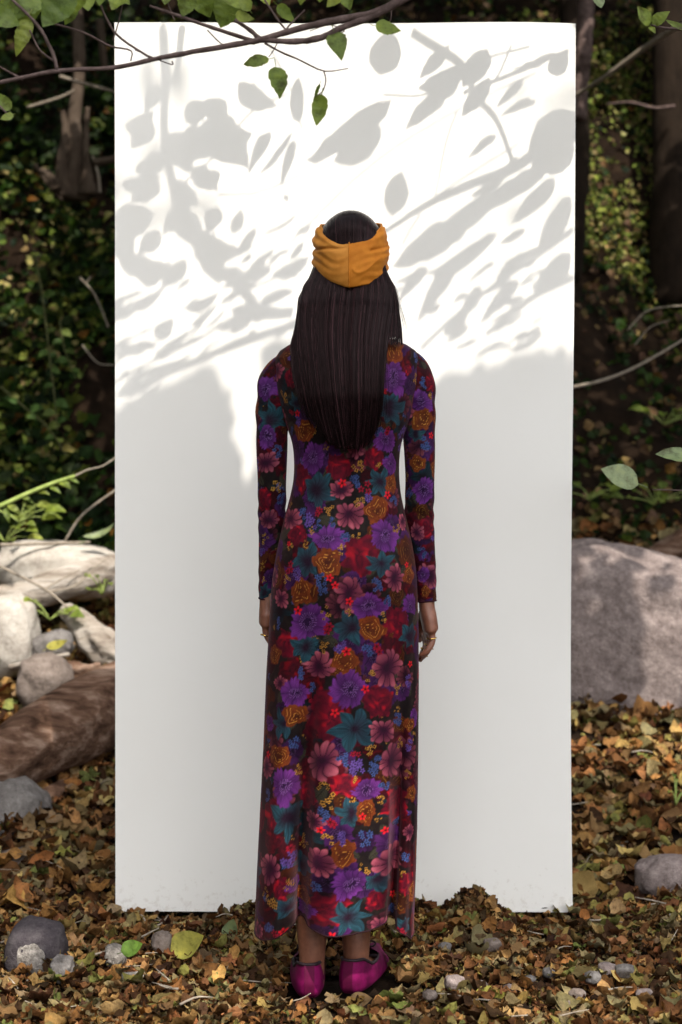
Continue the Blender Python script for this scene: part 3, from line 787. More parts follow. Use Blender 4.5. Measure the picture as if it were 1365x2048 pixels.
for k, dy in enumerate((.045, .060, .075, .089)):
    fl_.append(([hp(531 + k, 1248, dy), hp(530 + k, 1268 + 2 * k, dy), hp(540, 1286 + 2 * k, dy - .002), hp(552, 1294 + 3 * k, dy)], (.0078, .0088, .0092, .009)[k]))
hand(hp(533, 1206, .058), hp(531, 1250, .067), -1, fl_, [hp(537, 1222, .085), hp(545, 1244, .105), hp(549, 1266, .112), hp(551, 1284, .108)])
v, f = join(parts)
bm_me = mesh_np('body_parts', v, f)
tmp = link('body_tmp', bm_me, M_skin)
rm = tmp.modifiers.new('r', 'REMESH'); rm.mode = 'VOXEL'; rm.voxel_size = 0.0032; rm.use_smooth_shade = True
sm = tmp.modifiers.new('s', 'SMOOTH'); sm.iterations = 3; sm.factor = 0.4
dg = bpy.context.evaluated_depsgraph_get()
body_me = bpy.data.meshes.new_from_object(tmp.evaluated_get(dg)); body_me.name = 'body'
bpy.data.objects.remove(tmp)
if not body_me.materials: body_me.materials.append(M_skin)
body = bpy.data.objects.new('body', body_me); COL.objects.link(body); keep_world(body, person)
tag(body, 'brown skin of the hands and bare ankles')

# rings
m, t, b = new_mat('gold'); b.inputs['Base Color'].default_value = (.75, .48, .14, 1); b.inputs['Metallic'].default_value = 1; b.inputs['Roughness'].default_value = .25
nz = noise_node(t, 200, 2); bump_node(t, b, nz.outputs['Fac'], .05, .001); M_gold = m
def ring(c, axis, R, r_, extra=None):
    ax = Vector(axis).normalized(); u_ = ax.orthogonal().normalized(); w_ = ax.cross(u_)
    pts = [Vector(c) + u_ * math.cos(a) * R + w_ * math.sin(a) * R for a in np.linspace(0, 2 * math.pi, 15)]
    ps = [sweep(pts, [r_] * 15, 6)]
    if extra:
        for e, rad in extra: ps.append(sweep([Vector(c) + Vector(e[0]), Vector(c) + Vector(e[1])], [rad, rad * .8], 6, 4))
    v, f = join(ps); o = link('ring', mesh_np('ring', v, f), M_gold); keep_world(o, person); return o
ring(hp(865, 1278, .022), (-.1, -.1, 1), .0098, .0015)
ring(hp(860, 1296, .037), (.5, 0, .8), .0105, .0016)
ring(hp(851, 1308, .045), (.8, 0, .55), .0108, .0024, [(((-.004, -.012, -.002), (.006, -.014, .004)), .0042), (((-.010, -.012, -.014), (.014, -.012, .012)), .0013)])
ring(hp(529, 1274, .045), (.2, 0, 1), .0095, .0016)

# ---- headband
m, t, b = new_mat('mustard_velvet_left')
def velvet(name, c1, c2, sheen=.3):
    m, t, b = new_mat(name)
    nz = noise_node(t, 28, 5, .6)
    r = ramp_node(t, nz.outputs['Fac'], [(.3, c1), (.7, c2)])
    t.links.new(r.outputs[0], b.inputs['Base Color'])
    b.inputs['Roughness'].default_value = .7; b.inputs['Specular IOR Level'].default_value = .15
    b.inputs['Sheen Weight'].default_value = sheen; b.inputs['Sheen Roughness'].default_value = .3
    b.inputs['Sheen Tint'].default_value = (*[min(1, x * 1.6 + .1) for x in c2], 1)
    n2 = noise_node(t, 500, 3, .6); bump_node(t, b, n2.outputs['Fac'], .18, .001)
    return m
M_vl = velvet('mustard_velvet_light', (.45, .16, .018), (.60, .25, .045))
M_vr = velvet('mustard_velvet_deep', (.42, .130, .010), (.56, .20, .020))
nh, nv = 240, 60
thh = np.linspace(0, 2 * np.pi, nh, endpoint=False)
dep = -np.sin(thh + 0)           # 1 = back (camera side) when theta = -90deg
ca, sa = np.cos(thh), np.sin(thh)
topy = 445 + 47 * np.clip(-sa, 0, 1) ** 1.2 - 17 * np.clip(sa, 0, 1)
boty = 548 + 38 * np.clip(-sa, 0, 1) ** 1.3 - 34 * np.clip(sa, 0, 1)
vv_, w = [], np.linspace(0, 1, nv)
Vb = np.zeros((nv, nh, 3))
for k, s in enumerate(w):
    py = topy * (1 - s) + boty * s
    bul = math.sin(math.pi * min(1, max(0, s))) ** .6
    ra = .0735 + .0100 * bul - .004 * (s < .06); rb = .098 + .012 * bul
    rb += .006 * s
    up = np.clip((1 - s), 0, 1)
    taper = 1 - .05 * up ** 2
    fold_ = .0016 * np.sin(s * 13 + ca * 2.2 + sa * 1.5) * (.35 + .65 * np.abs(ca)) + .0007 * np.sin(s * 41 + ca * 7 + 3 * np.sin(ca * 5)) * (.3 + .7 * np.abs(ca)) + .0013 * np.sin(s * 27 - ca * 4.5 + 1) * np.abs(ca) ** 1.5
    fold_ += -.006 * np.exp(-((s - (.18 + .30 * np.clip(-ca, 0, 1) ** 2)) / .035) ** 2) * (ca < -.12) * np.clip(-ca * 1.6, 0, 1) - .004 * np.exp(-((s - (.20 + .2 * np.clip(ca, 0, 1))) / .03) ** 2) * (ca > .5)
    crease = .0018 * np.exp(-((s - .62 - .10 * np.sin(ca * 6)) / .04) ** 2) * (ca > .05)
    Vb[k, :, 0] = HC.x + (ra * taper + fold_ + crease) * ca; Vb[k, :, 1] = HC.y + (rb * taper + fold_ + crease) * sa
    Vb[k, :, 2] = bz(py) + .0012 * np.sin(ca * 9 + s * 5)
seamcol = int(nh * .75) - 2
i = np.arange(nv - 1)[:, None] * nh; j = np.arange(nh)[None]
Qb = np.stack([i + j, i + nh + j, i + nh + (j + 1) % nh, i + (j + 1) % nh], -1).reshape(-1, 4)
me = mesh_np('headband', Vb.reshape(-1, 3), Qb)
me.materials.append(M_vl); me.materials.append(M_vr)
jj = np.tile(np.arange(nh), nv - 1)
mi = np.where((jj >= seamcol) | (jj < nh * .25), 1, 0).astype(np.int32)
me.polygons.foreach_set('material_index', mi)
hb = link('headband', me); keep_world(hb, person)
md = hb.modifiers.new('thickness', 'SOLIDIFY'); md.thickness = .004; md.offset = -1
tag(hb, 'wide mustard velvet headband with a centre seam at the back')
sv, sf = sweep(Vb[:, seamcol + 0] + np.array((0, -.0004, 0)), np.full(nv, .0016), 6)
o = link('seam', mesh_np('seam', sv, sf), M_vr, hb)

# ---- hair
m, t, b = new_mat('dark_hair')
hi = t.nodes.new('ShaderNodeHairInfo')
rp = ramp_node(t, hi.outputs['Random'], [(0, (.0018, .0007, .0008)), (.7, (.005, .002, .0022)), (.93, (.018, .007, .008)), (1, (.06, .024, .028))])
t.links.new(rp.outputs[0], b.inputs['Base Color'])
b.inputs['Roughness'].default_value = .27
b.inputs['Specular IOR Level'].default_value = .24
b.inputs['Specular Tint'].default_value = (.9, .62, .62, 1)
M_hair = m
m, t, b = new_mat('hair_mass'); b.inputs['Roughness'].default_value = .45
nz = noise_node(t, 60, 3, .5, stretch=(6, 6, .15))
r = ramp_node(t, nz.outputs['Fac'], [(.3, (.006, .003, .004)), (.7, (.022, .010, .013))]); t.links.new(r.outputs[0], b.inputs['Base Color'])
bump_node(t, b, nz.outputs['Fac'], .5, .004); M_hmass = m
hpy = [470, 510, 540, 580, 620, 660, 690, 720, 760, 800, 840, 870, 905]
hL = [640, 640, 632, 608, 602, 601, 603, 607, 613, 620, 631, 645, 664]
hR = [766, 766, 771, 784, 783, 777, 772, 769, 766, 763, 757, 748, 733]
hD = [.05, .055, .058, .070, .094, .107, .116, .123, .126, .127, .124, .121, .117]      # how far behind the body axis (towards the camera)
def hedge(py): return np.interp(py, hpy, hL), np.interp(py, hpy, hR), np.interp(py, hpy, hD)
# solid mass under the strands
ns, nn_ = 40, 48
vm = np.zeros((ns, nn_, 3))
for k, py in enumerate(np.linspace(520, 872, ns)):
    l_, r_, d_ = hedge(py)
    shrink = 6 + 10 * max(0, (py - 640) / 240)
    c0, a0 = (bx(l_) + bx(r_)) / 2, (bx(r_) - bx(l_)) / 2 - shrink / S
    th0 = min(.085, .085 - .045 * np.clip((py - 560) / 150, 0, 1))
    thk = np.linspace(0, 2 * np.pi, nn_, endpoint=False)
    yc = PYC - d_ + .008 + th0
    vm[k, :, 0] = c0 + a0 * np.cos(thk); vm[k, :, 1] = yc + th0 * np.sin(thk); vm[k, :, 2] = bz(py)
i = np.arange(ns - 1)[:, None] * nn_; j = np.arange(nn_)[None]
Qm = np.stack([i + j, i + nn_ + j, i + nn_ + (j + 1) % nn_, i + (j + 1) % nn_], -1).reshape(-1, 4)
vmf = np.vstack([vm.reshape(-1, 3), vm[-1].mean(0)[None]])
tb = np.stack([np.full(nn_, ns * nn_), (ns - 1) * nn_ + (np.arange(nn_) + 1) % nn_, (ns - 1) * nn_ + np.arange(nn_)], -1)
capv, capf = [], None
bm = bmesh.new(); bmesh.ops.create_icosphere(bm, subdivisions=4, radius=1)
cv = np.array([x.co[:] for x in bm.verts]) * np.array((.0735, .0955, .0905)) + np.array(HC) + np.array((0, -.002, .001))
cf = np.array([[w_.index for w_ in x.verts] for x in bm.faces]); bm.free()
v, f = join([(vmf, [Qm, tb]), (cv, [cf])])
hair = link('hair', mesh_np('hair', v, f), M_hmass); keep_world(hair, person)
tag(hair, 'long straight dark brown hair hanging to the middle of the back')
# strands, gathered in locks
NS, NP = 9000, 18
strand = np.zeros((NS, NP, 3)); rad_ = np.zeros((NS, NP))
rs = np.random.default_rng(3)
a = np.sign(rs.uniform(-1, 1, NS)) * rs.uniform(0, 1, NS) ** .85
lock = np.round(a * 34 + rs.normal(0, .6, NS))
drop = (a < -.8) & (rs.uniform(0, 1, NS) < .6); a = np.where(drop, rs.uniform(-.8, .8, NS), a); lock = np.where(drop, np.round(a * 34), lock)
lk = hashn(lock, 4.0); lk2 = hashn(lock, 9.0)
layer = np.clip(.55 * lk + .45 * rs.uniform(0, 1, NS), 0, 1)
lw = np.clip((-a - .80) / .20, 0, 1)                       # locks that spread over the left shoulder
rw = a > .80                                               # locks that fall in front of the right shoulder
endpy = 905 - 30 * np.abs(a - .05) ** 1.6 - rs.exponential(20, NS) + (lk2 - .5) * 22
endpy = np.where(lw > 0, endpy - lw * rs.uniform(20, 150, NS), endpy)
endpy = np.where(rw, 700 - rs.uniform(0, 1, NS) ** 1.6 * 90, endpy)
wph = rs.uniform(0, 6.28, NS); wav = rs.normal(0, .9, NS) + (lk - .5) * 1.0
stray = (rs.uniform(0, 1, NS) < .06) * rs.normal(0, 12, NS)
startpy = 526 + rs.uniform(0, 14, NS)
for k in range(NP):
    s = k / (NP - 1)
    py = startpy + (endpy - startpy) * s
    l_, r_, d_ = hedge(py)
    l2 = np.interp(py, [500, 560, 600, 660, 700, 760, 840, 900], [640, 618, 599, 594, 584, 588, 606, 634])
    r2 = np.interp(py, [500, 540, 580, 620, 660, 700], [766, 771, 789, 796, 801, 803])
    ac = np.clip((a + (lock / 34 - a) * .30 * s) / .8, -1, 1)  # strands of a lock close up towards the tip
    px = np.where(rw, r_ + (a - .8) / .2 * (r2 - r_), np.where(lw > 0, l_ - lw * (l_ - l2), (l_ + r_) / 2 + ac * (r_ - l_) / 2)) + wav * np.sin(s * 3.2 + lk * 6.28) * s + stray * s ** 2
    am = np.clip(np.abs(a), 0, .93)
    bulge = np.sqrt(1 - am ** 2.4)
    base_t = .085 - .045 * np.clip((py - 560) / 150, 0, 1)
    yy = PYC - d_ + base_t - (base_t + .003 + .013 * layer * np.clip((py - 540) / 50, 0, 1)) * bulge
    yy = yy + np.where(rw, .03 * (a - .8) / .2 * np.clip((py - 560) / 140, 0, 1), 0)
    yy = yy - lw * .012 * np.clip((py - 660) / 50, 0, 1)
    strand[:, k, 0] = bx(px); strand[:, k, 1] = yy; strand[:, k, 2] = bz(py)
    rad_[:, k] = .00050 * (1 - .75 * s ** 3)
# crown strands, from the front hairline back over the head to the band
NC = 3200
cr = np.zeros((NC, NP, 3)); crr = np.full((NC, NP), .00042)
az_ = rs.uniform(-1, 1, NC); crl = .5 * hashn(np.round(az_ * 21 + rs.normal(0, .5, NC)), 2.) + .5 * rs.uniform(0, 1, NC)
for k in range(NP):
    s = k / (NP - 1)
    lat = math.radians(62) - s * math.radians(150) + 0 * az_           # from the front, over the top, to the back
    xx = az_ * (.88 + .08 * math.sin(s * 3)) + .004 * rs.normal(size=NC) * 0
    ry = np.sqrt(np.clip(1 - xx ** 2, 0.02, 1))
    lift = 1.010 + .022 * crl
    cr[:, k, 0] = HC.x + xx * .0735 * lift
    cr[:, k, 1] = HC.y - .002 + .0955 * lift * ry * np.sin(lat)
    cr[:, k, 2] = HC.z + .001 + .0905 * lift * ry * np.cos(lat)
allp = np.vstack([strand.reshape(-1, 3), cr.reshape(-1, 3)]).astype(np.float32)
allr = np.concatenate([rad_.ravel(), crr.ravel()]).astype(np.float32)
hc = bpy.data.hair_curves.new('strands')
hc.add_curves([NP] * (NS + NC))
hc.attributes['position'].data.foreach_set('vector', allp.ravel())
ra_ = hc.attributes.get('radius') or hc.attributes.new('radius', 'FLOAT', 'POINT')
ra_.data.foreach_set('value', allr)
hc.materials.append(M_hair)
ho = bpy.data.objects.new('strands', hc); COL.objects.link(ho); ho.parent = hair

# ---- slippers
def velvet_shoe(name, c1, c2):
    m = velvet(name, c1, c2); return m
M_mag = velvet('magenta_velvet', (.06, .001, .022), (.19, .003, .072), .06)
m, t, b = new_mat('dark_piping'); b.inputs['Base Color'].default_value = (.018, .006, .010, 1); b.inputs['Roughness'].default_value = .7
nz = noise_node(t, 300); bump_node(t, b, nz.outputs['Fac'], .2, .001); M_pipe = m
M_dmag = velvet('dark_magenta_strip', (.05, .001, .016), (.10, .002, .034), .04)
def slipper(center, yaw, label):
    root = Matrix.Translation(center) @ Matrix.Rotation(yaw, 4, 'Z')
    n, nv = 72, 14
    ang = np.linspace(0, 2 * np.pi, n, endpoint=False)
    # outline: heel at y=-.045, toe at y=.195
    def outline(a):
        y = .070 - .130 * np.cos(a); x = .037 * np.sin(a)
        x = np.sign(x) * np.abs(x / .037) ** .66 * .037
        return x, y
    ox, oy = outline(ang)
    q_ = (oy + .06) / .26
    ztop = np.interp(q_, [0, .12, .30, .42, .55, .8, 1.0], [.070, .067, .046, .044, .052, .042, .026])
    rows = []
    for s in np.linspace(0, 1, nv):
        w_ = np.interp(s, [0, .12, .45, .8, 1], [.86, .98, 1.03, .96, .84])
        cyo = .075
        sh = np.where(q_ > .5, w_ - np.clip(s - .3, 0, 1) * (q_ - .5) * 1.1, w_)
        hx = ox * sh; hy = cyo + (oy - cyo) * (np.interp(s, [0, .12, .45, .8, 1], [.93, .99, 1.01, .98, .945]))
        rows.append(np.stack([hx, hy, ztop * s], -1))
    W = np.array(rows)
    vb = W.reshape(-1, 3)
    i = np.arange(nv - 1)[:, None] * n; j = np.arange(n)[None]
    Qs = np.stack([i + j, i + (j + 1) % n, i + n + (j + 1) % n, i + n + j], -1).reshape(-1, 4)
    # vamp over the toes
    top = W[-1]; front = np.where(q_ > .5)[0]
    li = [k for k in front if ang[k] < np.pi]; ri = [k for k in front if ang[k] > np.pi][::-1]
    m_ = min(len(li), len(ri)); vv = []; 
    for k in range(m_):
        A, B = top[li[k]], top[ri[k]]
        for s in np.linspace(0, 1, 7):
            p = A * (1 - s) + B * s; p = p + np.array((0, 0, .016 * math.sin(math.pi * s))); vv.append(p)
    vv = np.array(vv); fq = [(k * 7 + s, k * 7 + s + 1, (k + 1) * 7 + s + 1, (k + 1) * 7 + s) for k in range(m_ - 1) for s in range(6)]
    sole = np.vstack([W[0], W[0].mean(0)[None]]); sf_ = np.array([(n, (k + 1) % n, k) for k in range(n)])
    v, f = join([(vb, [Qs]), (vv, [np.array(fq)]), (sole, [sf_])])
    def T(v): return np.array([tuple(root @ Vector(p)) for p in v])
    o = link('slipper', mesh_np('slipper', T(v), f), M_mag); keep_world(o, person); o['label'] = label
    # piping round the opening
    k0 = [k for k in range(n) if q_[k] <= .52]
    k0 = sorted(k0, key=lambda k: (ang[k] + np.pi) % (2 * np.pi))
    pp = [W[-1][k] for k in k0]; pp.append(pp[0])
    pv, pf = sweep(T(pp), [.0036] * len(pp), 6); link('piping', mesh_np('piping', pv, pf), M_pipe, o)
    # heel strip between two seams
    strip = []
    for k in range(nv):
        for s in (-1, 0, 1):
            hx = s * .0105; base = W[k][0]
            strip.append((hx, base[1] - .0016 + .002 * abs(s) * .3, base[2]))
    fs_ = [(k * 3 + s, k * 3 + s + 1, (k + 1) * 3 + s + 1, (k + 1) * 3 + s) for k in range(nv - 1) for s in range(2)]
    link('heel_strip', mesh_np('heel_strip', T(strip), np.array(fs_)), M_dmag, o)
    # bow at the front of the opening
    c = np.array((0, .078, .070))
    loops = []
    for s in (-1, 1):
        loops.append(sweep([c, c + (s * .012, .002, .008), c + (s * .022, 0, .004), c + (s * .014, -.002, -.003), c], [.0022] * 5, 6, 14))
    bv, bf = join(loops); link('bow', mesh_np('bow', T(bv), bf), M_pipe, o)
    return o
slipper(Vector((bx(618), PYC - .022 + .0, .016)), math.radians(3), 'left slipper seen straight from its heel')
slipper(Vector((bx(712), PYC + .0, .018)), math.radians(-17), 'right slipper turned outward to the right')

# ================================================================ ground cover
def pal(n, table, w, jit=.18):
    k = rng.choice(len(table), n, p=np.array(w) / sum(w))
    c = np.array(table)[k]
    return np.clip(c * (1 + rng.normal(0, jit, (n, 1))) * (1 + rng.normal(0, .06, (n, 3))), .004, .7)
LIT = [(.21, .10, .035), (.33, .20, .075), (.12, .055, .022), (.21, .19, .055), (.20, .155, .08), (.25, .115, .04), (.14, .16, .045), (.36, .26, .105), (.05, .026, .013)]
LW = [6, 4, 6, 2, 5, 1.6, .7, 1.0, 6]
lt = [leaf_tpl(w=.62, seg=7, fold=.3, curl=.5, twist=.5, crumple=.28, jag=.25, seed=1), leaf_tpl(w=.75, seg=7, fold=-.2, curl=-.5, twist=-.6, crumple=.28, jag=.3, seed=2),
      leaf_tpl(w=.5, seg=7, fold=.6, curl=.7, twist=.3, crumple=.28, jag=.2, seed=3), leaf_tpl(w=.8, seg=7, fold=.1, curl=-.8, twist=.8, crumple=.28, jag=.3, seed=4),
      leaf_tpl(w=.36, seg=6, fold=.9, curl=.3, twist=-.9, crumple=.28, jag=.2, seed=5), leaf_tpl(w=.68, seg=7, fold=.25, curl=1.0, twist=0, crumple=.28, jag=.35, seed=6)]
def lobed(seed, crumple=.25):
    r = random.Random(seed); v = [(0, -.1, 0)]; n = 20
    for k in range(n):
        a = -math.pi / 2 + (k + .5) / n * 2 * math.pi
        lobe = .34 + .17 * math.cos(a * 5 + math.pi / 2 * 3) + r.uniform(-.04, .04)
        v.append((math.cos(a) * lobe, math.sin(a) * lobe - .05, 0))
    mid = [((p[0]) * .5, (p[1] + .05) * .5 - .05, 0) for p in v[1:]]
    v = v + mid
    v = [(x, y, crumple * mnoise.noise(Vector((x * 5, y * 5, seed))) + .35 * crumple * math.cos(math.atan2(y, x) * 5)) for x, y, z in v]
    f = []
    for k in range(n):
        k2 = (k + 1) % n
        f.append((0, 1 + n + k, 1 + n + k2, 1 + n + k2)); f.append((1 + n + k, 1 + k, 1 + k2, 1 + n + k2))
    q4 = np.array([x for x in f if len(set(x)) == 4])
    cap = np.array([(0, 1 + n + k, 1 + n + (k + 1) % n, 1 + n + (k + 2) % n) for k in range(0, n, 2)])
    return np.array(v), np.vstack([q4, cap])
lt += [lobed(3), lobed(7, .4)]
def place(n, x0, x1, y0, y1, wide=None):
    x = rng.uniform(x0, x1, n); y = rng.uniform(y0, y1, n)
    if wide is not None:
        x = rng.uniform(-1, 1, n) * (wide * y + .35)
    return x, y
def clear_feet(x, y):
    k = np.ones(len(x), bool)
    for cxf, cyf, dx, dy in ((bx(618), PYC + .02, .062, .17), (bx(722), PYC + .03, .072, .17)):
        k &= ~(((x - cxf) / dx) ** 2 + ((y - cyf) / dy) ** 2 < 1)
    return k
def litter(name, n, wide, y0, y1, smin, smax, zspread, tilt, table=LIT, w=LW, parent=ground, mat=M_litter, tpl=lt, xr=None, dark=1.0):
    x, y = place(n, *(xr or (0, 0)), y0, y1, None if xr else wide)
    k = clear_feet(x, y) & ~((np.abs(x - .01) < .5) & (y > 4.12) & (y < 6.2)); x, y = x[k], y[k]; n = len(x)
    z = ground_z(x, y) + rng.uniform(0, 1, n) ** 1.3 * zspread
    sc = rng.uniform(smin, smax, n)
    R = rot_mats(rng.uniform(0, 6.28, n), rng.normal(0, tilt, n), rng.uniform(0, 6.28, n), ground_n(x, y))
    o = scatter(name, tpl, np.stack([x, y, z], -1), sc, R, pal(n, table, w) * dark, mat, parent)
    o['kind'] = 'stuff'
    return o
litter('leaf_litter', 6500, .235, 3.0, 4.15, .016, .060, .034, .48)
litter('leaf_crumbs', 12000, .235, 3.0, 4.15, .006, .018, .026, .8, dark=.7)
litter('leaf_litter', 9500, .235, 4.1, 6.9, .025, .10, .05, .5)
litter('leaf_crumbs', 10000, .235, 4.1, 6.6, .010, .028, .035, .8, dark=.7)
# the pile against the foot of the backdrop
n = 3600
x = rng.uniform(-.30, .44, n); y = rng.normal(3.88, .05, n); y = np.minimum(y, 3.985)
z = ground_z(x, y) + rng.uniform(0, .018, n)
R = rot_mats(rng.uniform(0, 6.28, n), rng.normal(0, .75, n), rng.uniform(0, 6.28, n))
o = scatter('leaf_pile', lt, np.stack([x, y, z], -1), rng.uniform(.015, .045, n), R, pal(n, LIT, [4, 3, 6, 1.5, 4, 1.5, .8, .6, 6]), M_litter, ground); o['kind'] = 'stuff'
# broken twigs in the litter
tw = []
for k in range(150):
    y = random.uniform(3.15, 5.6); x = random.uniform(-.23, .23) * y
    if 4.1 < y and abs(x) < .55: continue
    if not clear_feet(np.array([x]), np.array([y]))[0]: continue
    a = random.uniform(0, 3.14); L_ = random.uniform(.03, .12); z = float(ground_z(x, y)) + random.uniform(.02, .04)
    d_ = Vector((math.cos(a) * L_, math.sin(a) * L_ * .6, random.uniform(-.012, .02)))
    c0 = Vector((x, y, z)); r_ = random.uniform(.0012, .003)
    tw.append(sweep([c0, c0 + d_ * .5 + Vector((0, 0, random.uniform(-.006, .008))), c0 + d_], (r_, r_ * .8, r_ * .5), 5, 6))
v, f = join(tw); o = link('twig_litter', mesh_np('twig_litter', v, f), M_twig, ground); o['kind'] = 'stuff'
# bank: litter on the right, ivy on the left
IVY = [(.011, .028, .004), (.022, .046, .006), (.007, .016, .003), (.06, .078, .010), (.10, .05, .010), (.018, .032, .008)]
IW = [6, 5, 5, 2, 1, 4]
iv = [leaf_tpl(w=.85, seg=5, fold=.2, curl=-.25, heart=.9, jag=.12, seed=11), leaf_tpl(w=.7, seg=5, fold=.15, curl=.3, heart=.8, jag=.15, seed=12), leaf_tpl(w=.5, seg=4, fold=.2, curl=-.3, jag=.1, seed=13)]
def bank(name, n, x0, x1, y0, y1, smin, smax, out, table, w, tpl, mat, tilt=.6, dark=1.0):
    x = rng.uniform(x0, x1, n); y = rng.uniform(y0, y1, n)
    clumpy = np.sin(x * 5.1 + 1) * np.sin(y * 6.3 + 2) + .6 * np.sin(x * 11 + y * 9)
    k = clumpy + rng.uniform(-1, 1, n) > -.5
    x, y = x[k], y[k]; n = len(x)
    nn = ground_n(x, y); p = np.stack([x, y, ground_z(x, y)], -1) + nn * (rng.uniform(0, 1, n) ** 2 * out)[:, None]
    R = rot_mats(rng.uniform(0, 6.28, n), rng.normal(0, tilt, n), rng.uniform(0, 6.28, n), nn * .6 + np.array((0, -.5, .25)))
    o = scatter(name, tpl, p, rng.uniform(smin, smax, n), R, pal(n, table, w) * dark, mat)
    return o
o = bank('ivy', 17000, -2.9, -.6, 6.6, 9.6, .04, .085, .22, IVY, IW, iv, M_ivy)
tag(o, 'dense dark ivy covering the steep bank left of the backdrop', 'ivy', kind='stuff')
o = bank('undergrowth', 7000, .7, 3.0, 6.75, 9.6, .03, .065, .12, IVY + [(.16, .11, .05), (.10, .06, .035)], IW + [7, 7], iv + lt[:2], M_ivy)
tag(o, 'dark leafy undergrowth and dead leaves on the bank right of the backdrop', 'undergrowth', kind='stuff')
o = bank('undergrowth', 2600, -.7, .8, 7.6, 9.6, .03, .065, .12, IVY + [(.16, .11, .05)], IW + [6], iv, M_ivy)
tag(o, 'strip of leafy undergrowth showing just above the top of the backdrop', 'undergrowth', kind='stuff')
MOSS = [(.12, .16, .03), (.20, .24, .05), (.24, .18, .08), (.07, .09, .02), (.32, .30, .11)]  # brightened palette: sunlight put into the moss and upper-left leaf colours
o = bank('moss', 10000, .95, 2.2, 7.9, 9.1, .016, .04, .10, MOSS, [5, 5, 3, 4, 2], iv + lt[:2], M_ivy, tilt=.8)
tag(o, 'patch of yellow-green moss and small leaves on the upper right bank', 'moss', kind='stuff')

o = bank('undergrowth', 2200, -1.95, -1.15, 7.2, 8.3, .03, .06, .16, MOSS, [5, 5, 3, 2, 4], iv, M_ivy, tilt=.8)
tag(o, 'sunlit yellow-green sprays of leaves at the upper left of the ivy bank', 'undergrowth', kind='stuff')
# individual fallen leaves that can be picked apart
fl_me = []
for k in range(8):
    vt, ft = leaf_tpl(w=(.6, .8, .5, .7, .62, .9, .45, .75)[k], seg=11, fold=(.3, -.2, .5, .15, -.3, .2, .7, .3)[k], curl=(.4, -.5, .6, -.7, .3, .8, .5, -.3)[k], twist=(.4, -.5, .2, .7, -.3, .2, -.6, .5)[k], jag=.14, seed=30 + k, cross=4, crumple=.22)
    stem_v, stem_f = sweep([(0, -.5, 0), (.01, -.62, .02), (.03, -.74, .01)], [.012, .010, .006], 4)
    v, f = join([(vt, [ft]), (stem_v, stem_f)])
    me = mesh_np('fallen_leaf', v, f); me.materials.append(M_fallen); fl_me.append(me)
def fallen(x, y, s, yaw, tilt, k, lift=.03):
    o = bpy.data.objects.new('fallen_leaf', fl_me[k]); COL.objects.link(o); o.parent = ground
    R = rot_mats(np.array([yaw]), np.array([tilt]), np.array([random.uniform(0, 6.28)]), ground_n(np.array([x]), np.array([y])))[0]
    z = float(ground_z(x, y)) + lift
    o.matrix_local = Matrix.Translation((x, y, z)) @ Matrix(R.tolist()).to_4x4() @ Matrix.Scale(s, 4)
    return o
cnt = 0
while cnt < 190:
    y = random.uniform(3.18, 4.0); x = random.uniform(-1, 1) * .225 * y
    if not clear_feet(np.array([x]), np.array([y]))[0]: continue
    fallen(x, y, random.uniform(.032, .062), random.uniform(0, 6.28), random.gauss(0, .35), random.randrange(8), random.uniform(.022, .036)); cnt += 1
while cnt < 300:
    y = random.uniform(4.1, 5.9); x = random.choice((-1, 1)) * random.uniform(.145 * y, .225 * y)
    fallen(x, y, random.uniform(.055, .10), random.uniform(0, 6.28), random.gauss(0, .4), random.randrange(8), random.uniform(.03, .05)); cnt += 1

# ================================================================ rocks
def rock(name, px, py, Y, w, h, d_, mat, label, seed, sub=4, amp=.18, freq=1.6, yaw=0.0, flat=0.0, group=None, tilt=0.0, cat='rock', boxy=.78):
    bm = bmesh.new(); bmesh.ops.create_icosphere(bm, subdivisions=sub, radius=1)
    off = Vector((seed * 3.7, seed * 1.9, seed * 5.3))
    for vt in bm.verts:
        n_ = vt.co.normalized()
        k = 1 + amp * .9 * (abs(mnoise.noise(n_ * freq * 1.3 + off)) - .3) * -1.0 + amp * mnoise.noise(n_ * freq + off) + amp * .45 * mnoise.noise(n_ * freq * 2.7 + off) + amp * .16 * mnoise.noise(n_ * freq * 7 + off)
        p = n_ * k
        p = Vector((math.copysign(abs(p.x) ** boxy, p.x), math.copysign(abs(p.y) ** boxy, p.y), math.copysign(abs(p.z) ** boxy, p.z)))
        p += n_ * amp * .35 * (abs(mnoise.noise(p * 2.1 + off)) ** .5 - .5) + n_ * amp * .10 * mnoise.noise(p * 9 + off)
        vt.co = Vector((p.x * w / 2, p.y * d_ / 2, p.z * h / 2))
    me = bpy.data.meshes.new(name); bm.to_mesh(me); bm.free()
    me.polygons.foreach_set('use_smooth', np.ones(len(me.polygons), bool))
    o = link(name, me, mat); o.location = P(px, py, Y); o.rotation_euler = (0, tilt, yaw)
    tag(o, label, cat, group); return o
def mpp(px, Y): return px * Y / FPX
rock('boulder', 1262, 1310, 5.85, mpp(520, 5.85), mpp(420, 5.85), .8, M_granite, 'big purplish grey granite boulder right of the backdrop', 2, sub=6, amp=.14, freq=1.2, tilt=.26, cat='boulder', boxy=.58)
rock('stone', 1335, 1757, 4.22, mpp(125, 4.35), mpp(88, 4.35), .14, M_granite, 'rounded purple-grey stone half buried in leaves at the right edge', 5, cat='stone')
rock('stone', 22, 1272, 5.75, mpp(112, 5.75), mpp(165, 5.75), .25, M_pale_rock, 'pale sunlit upright stone at the left edge', 8, cat='stone')
rock('stone', 92, 1366, 5.55, mpp(112, 5.55), mpp(112, 5.55), .22, M_brown_rock, 'rough brown-grey stone below the pale upright stone', 9, amp=.16, cat='stone')
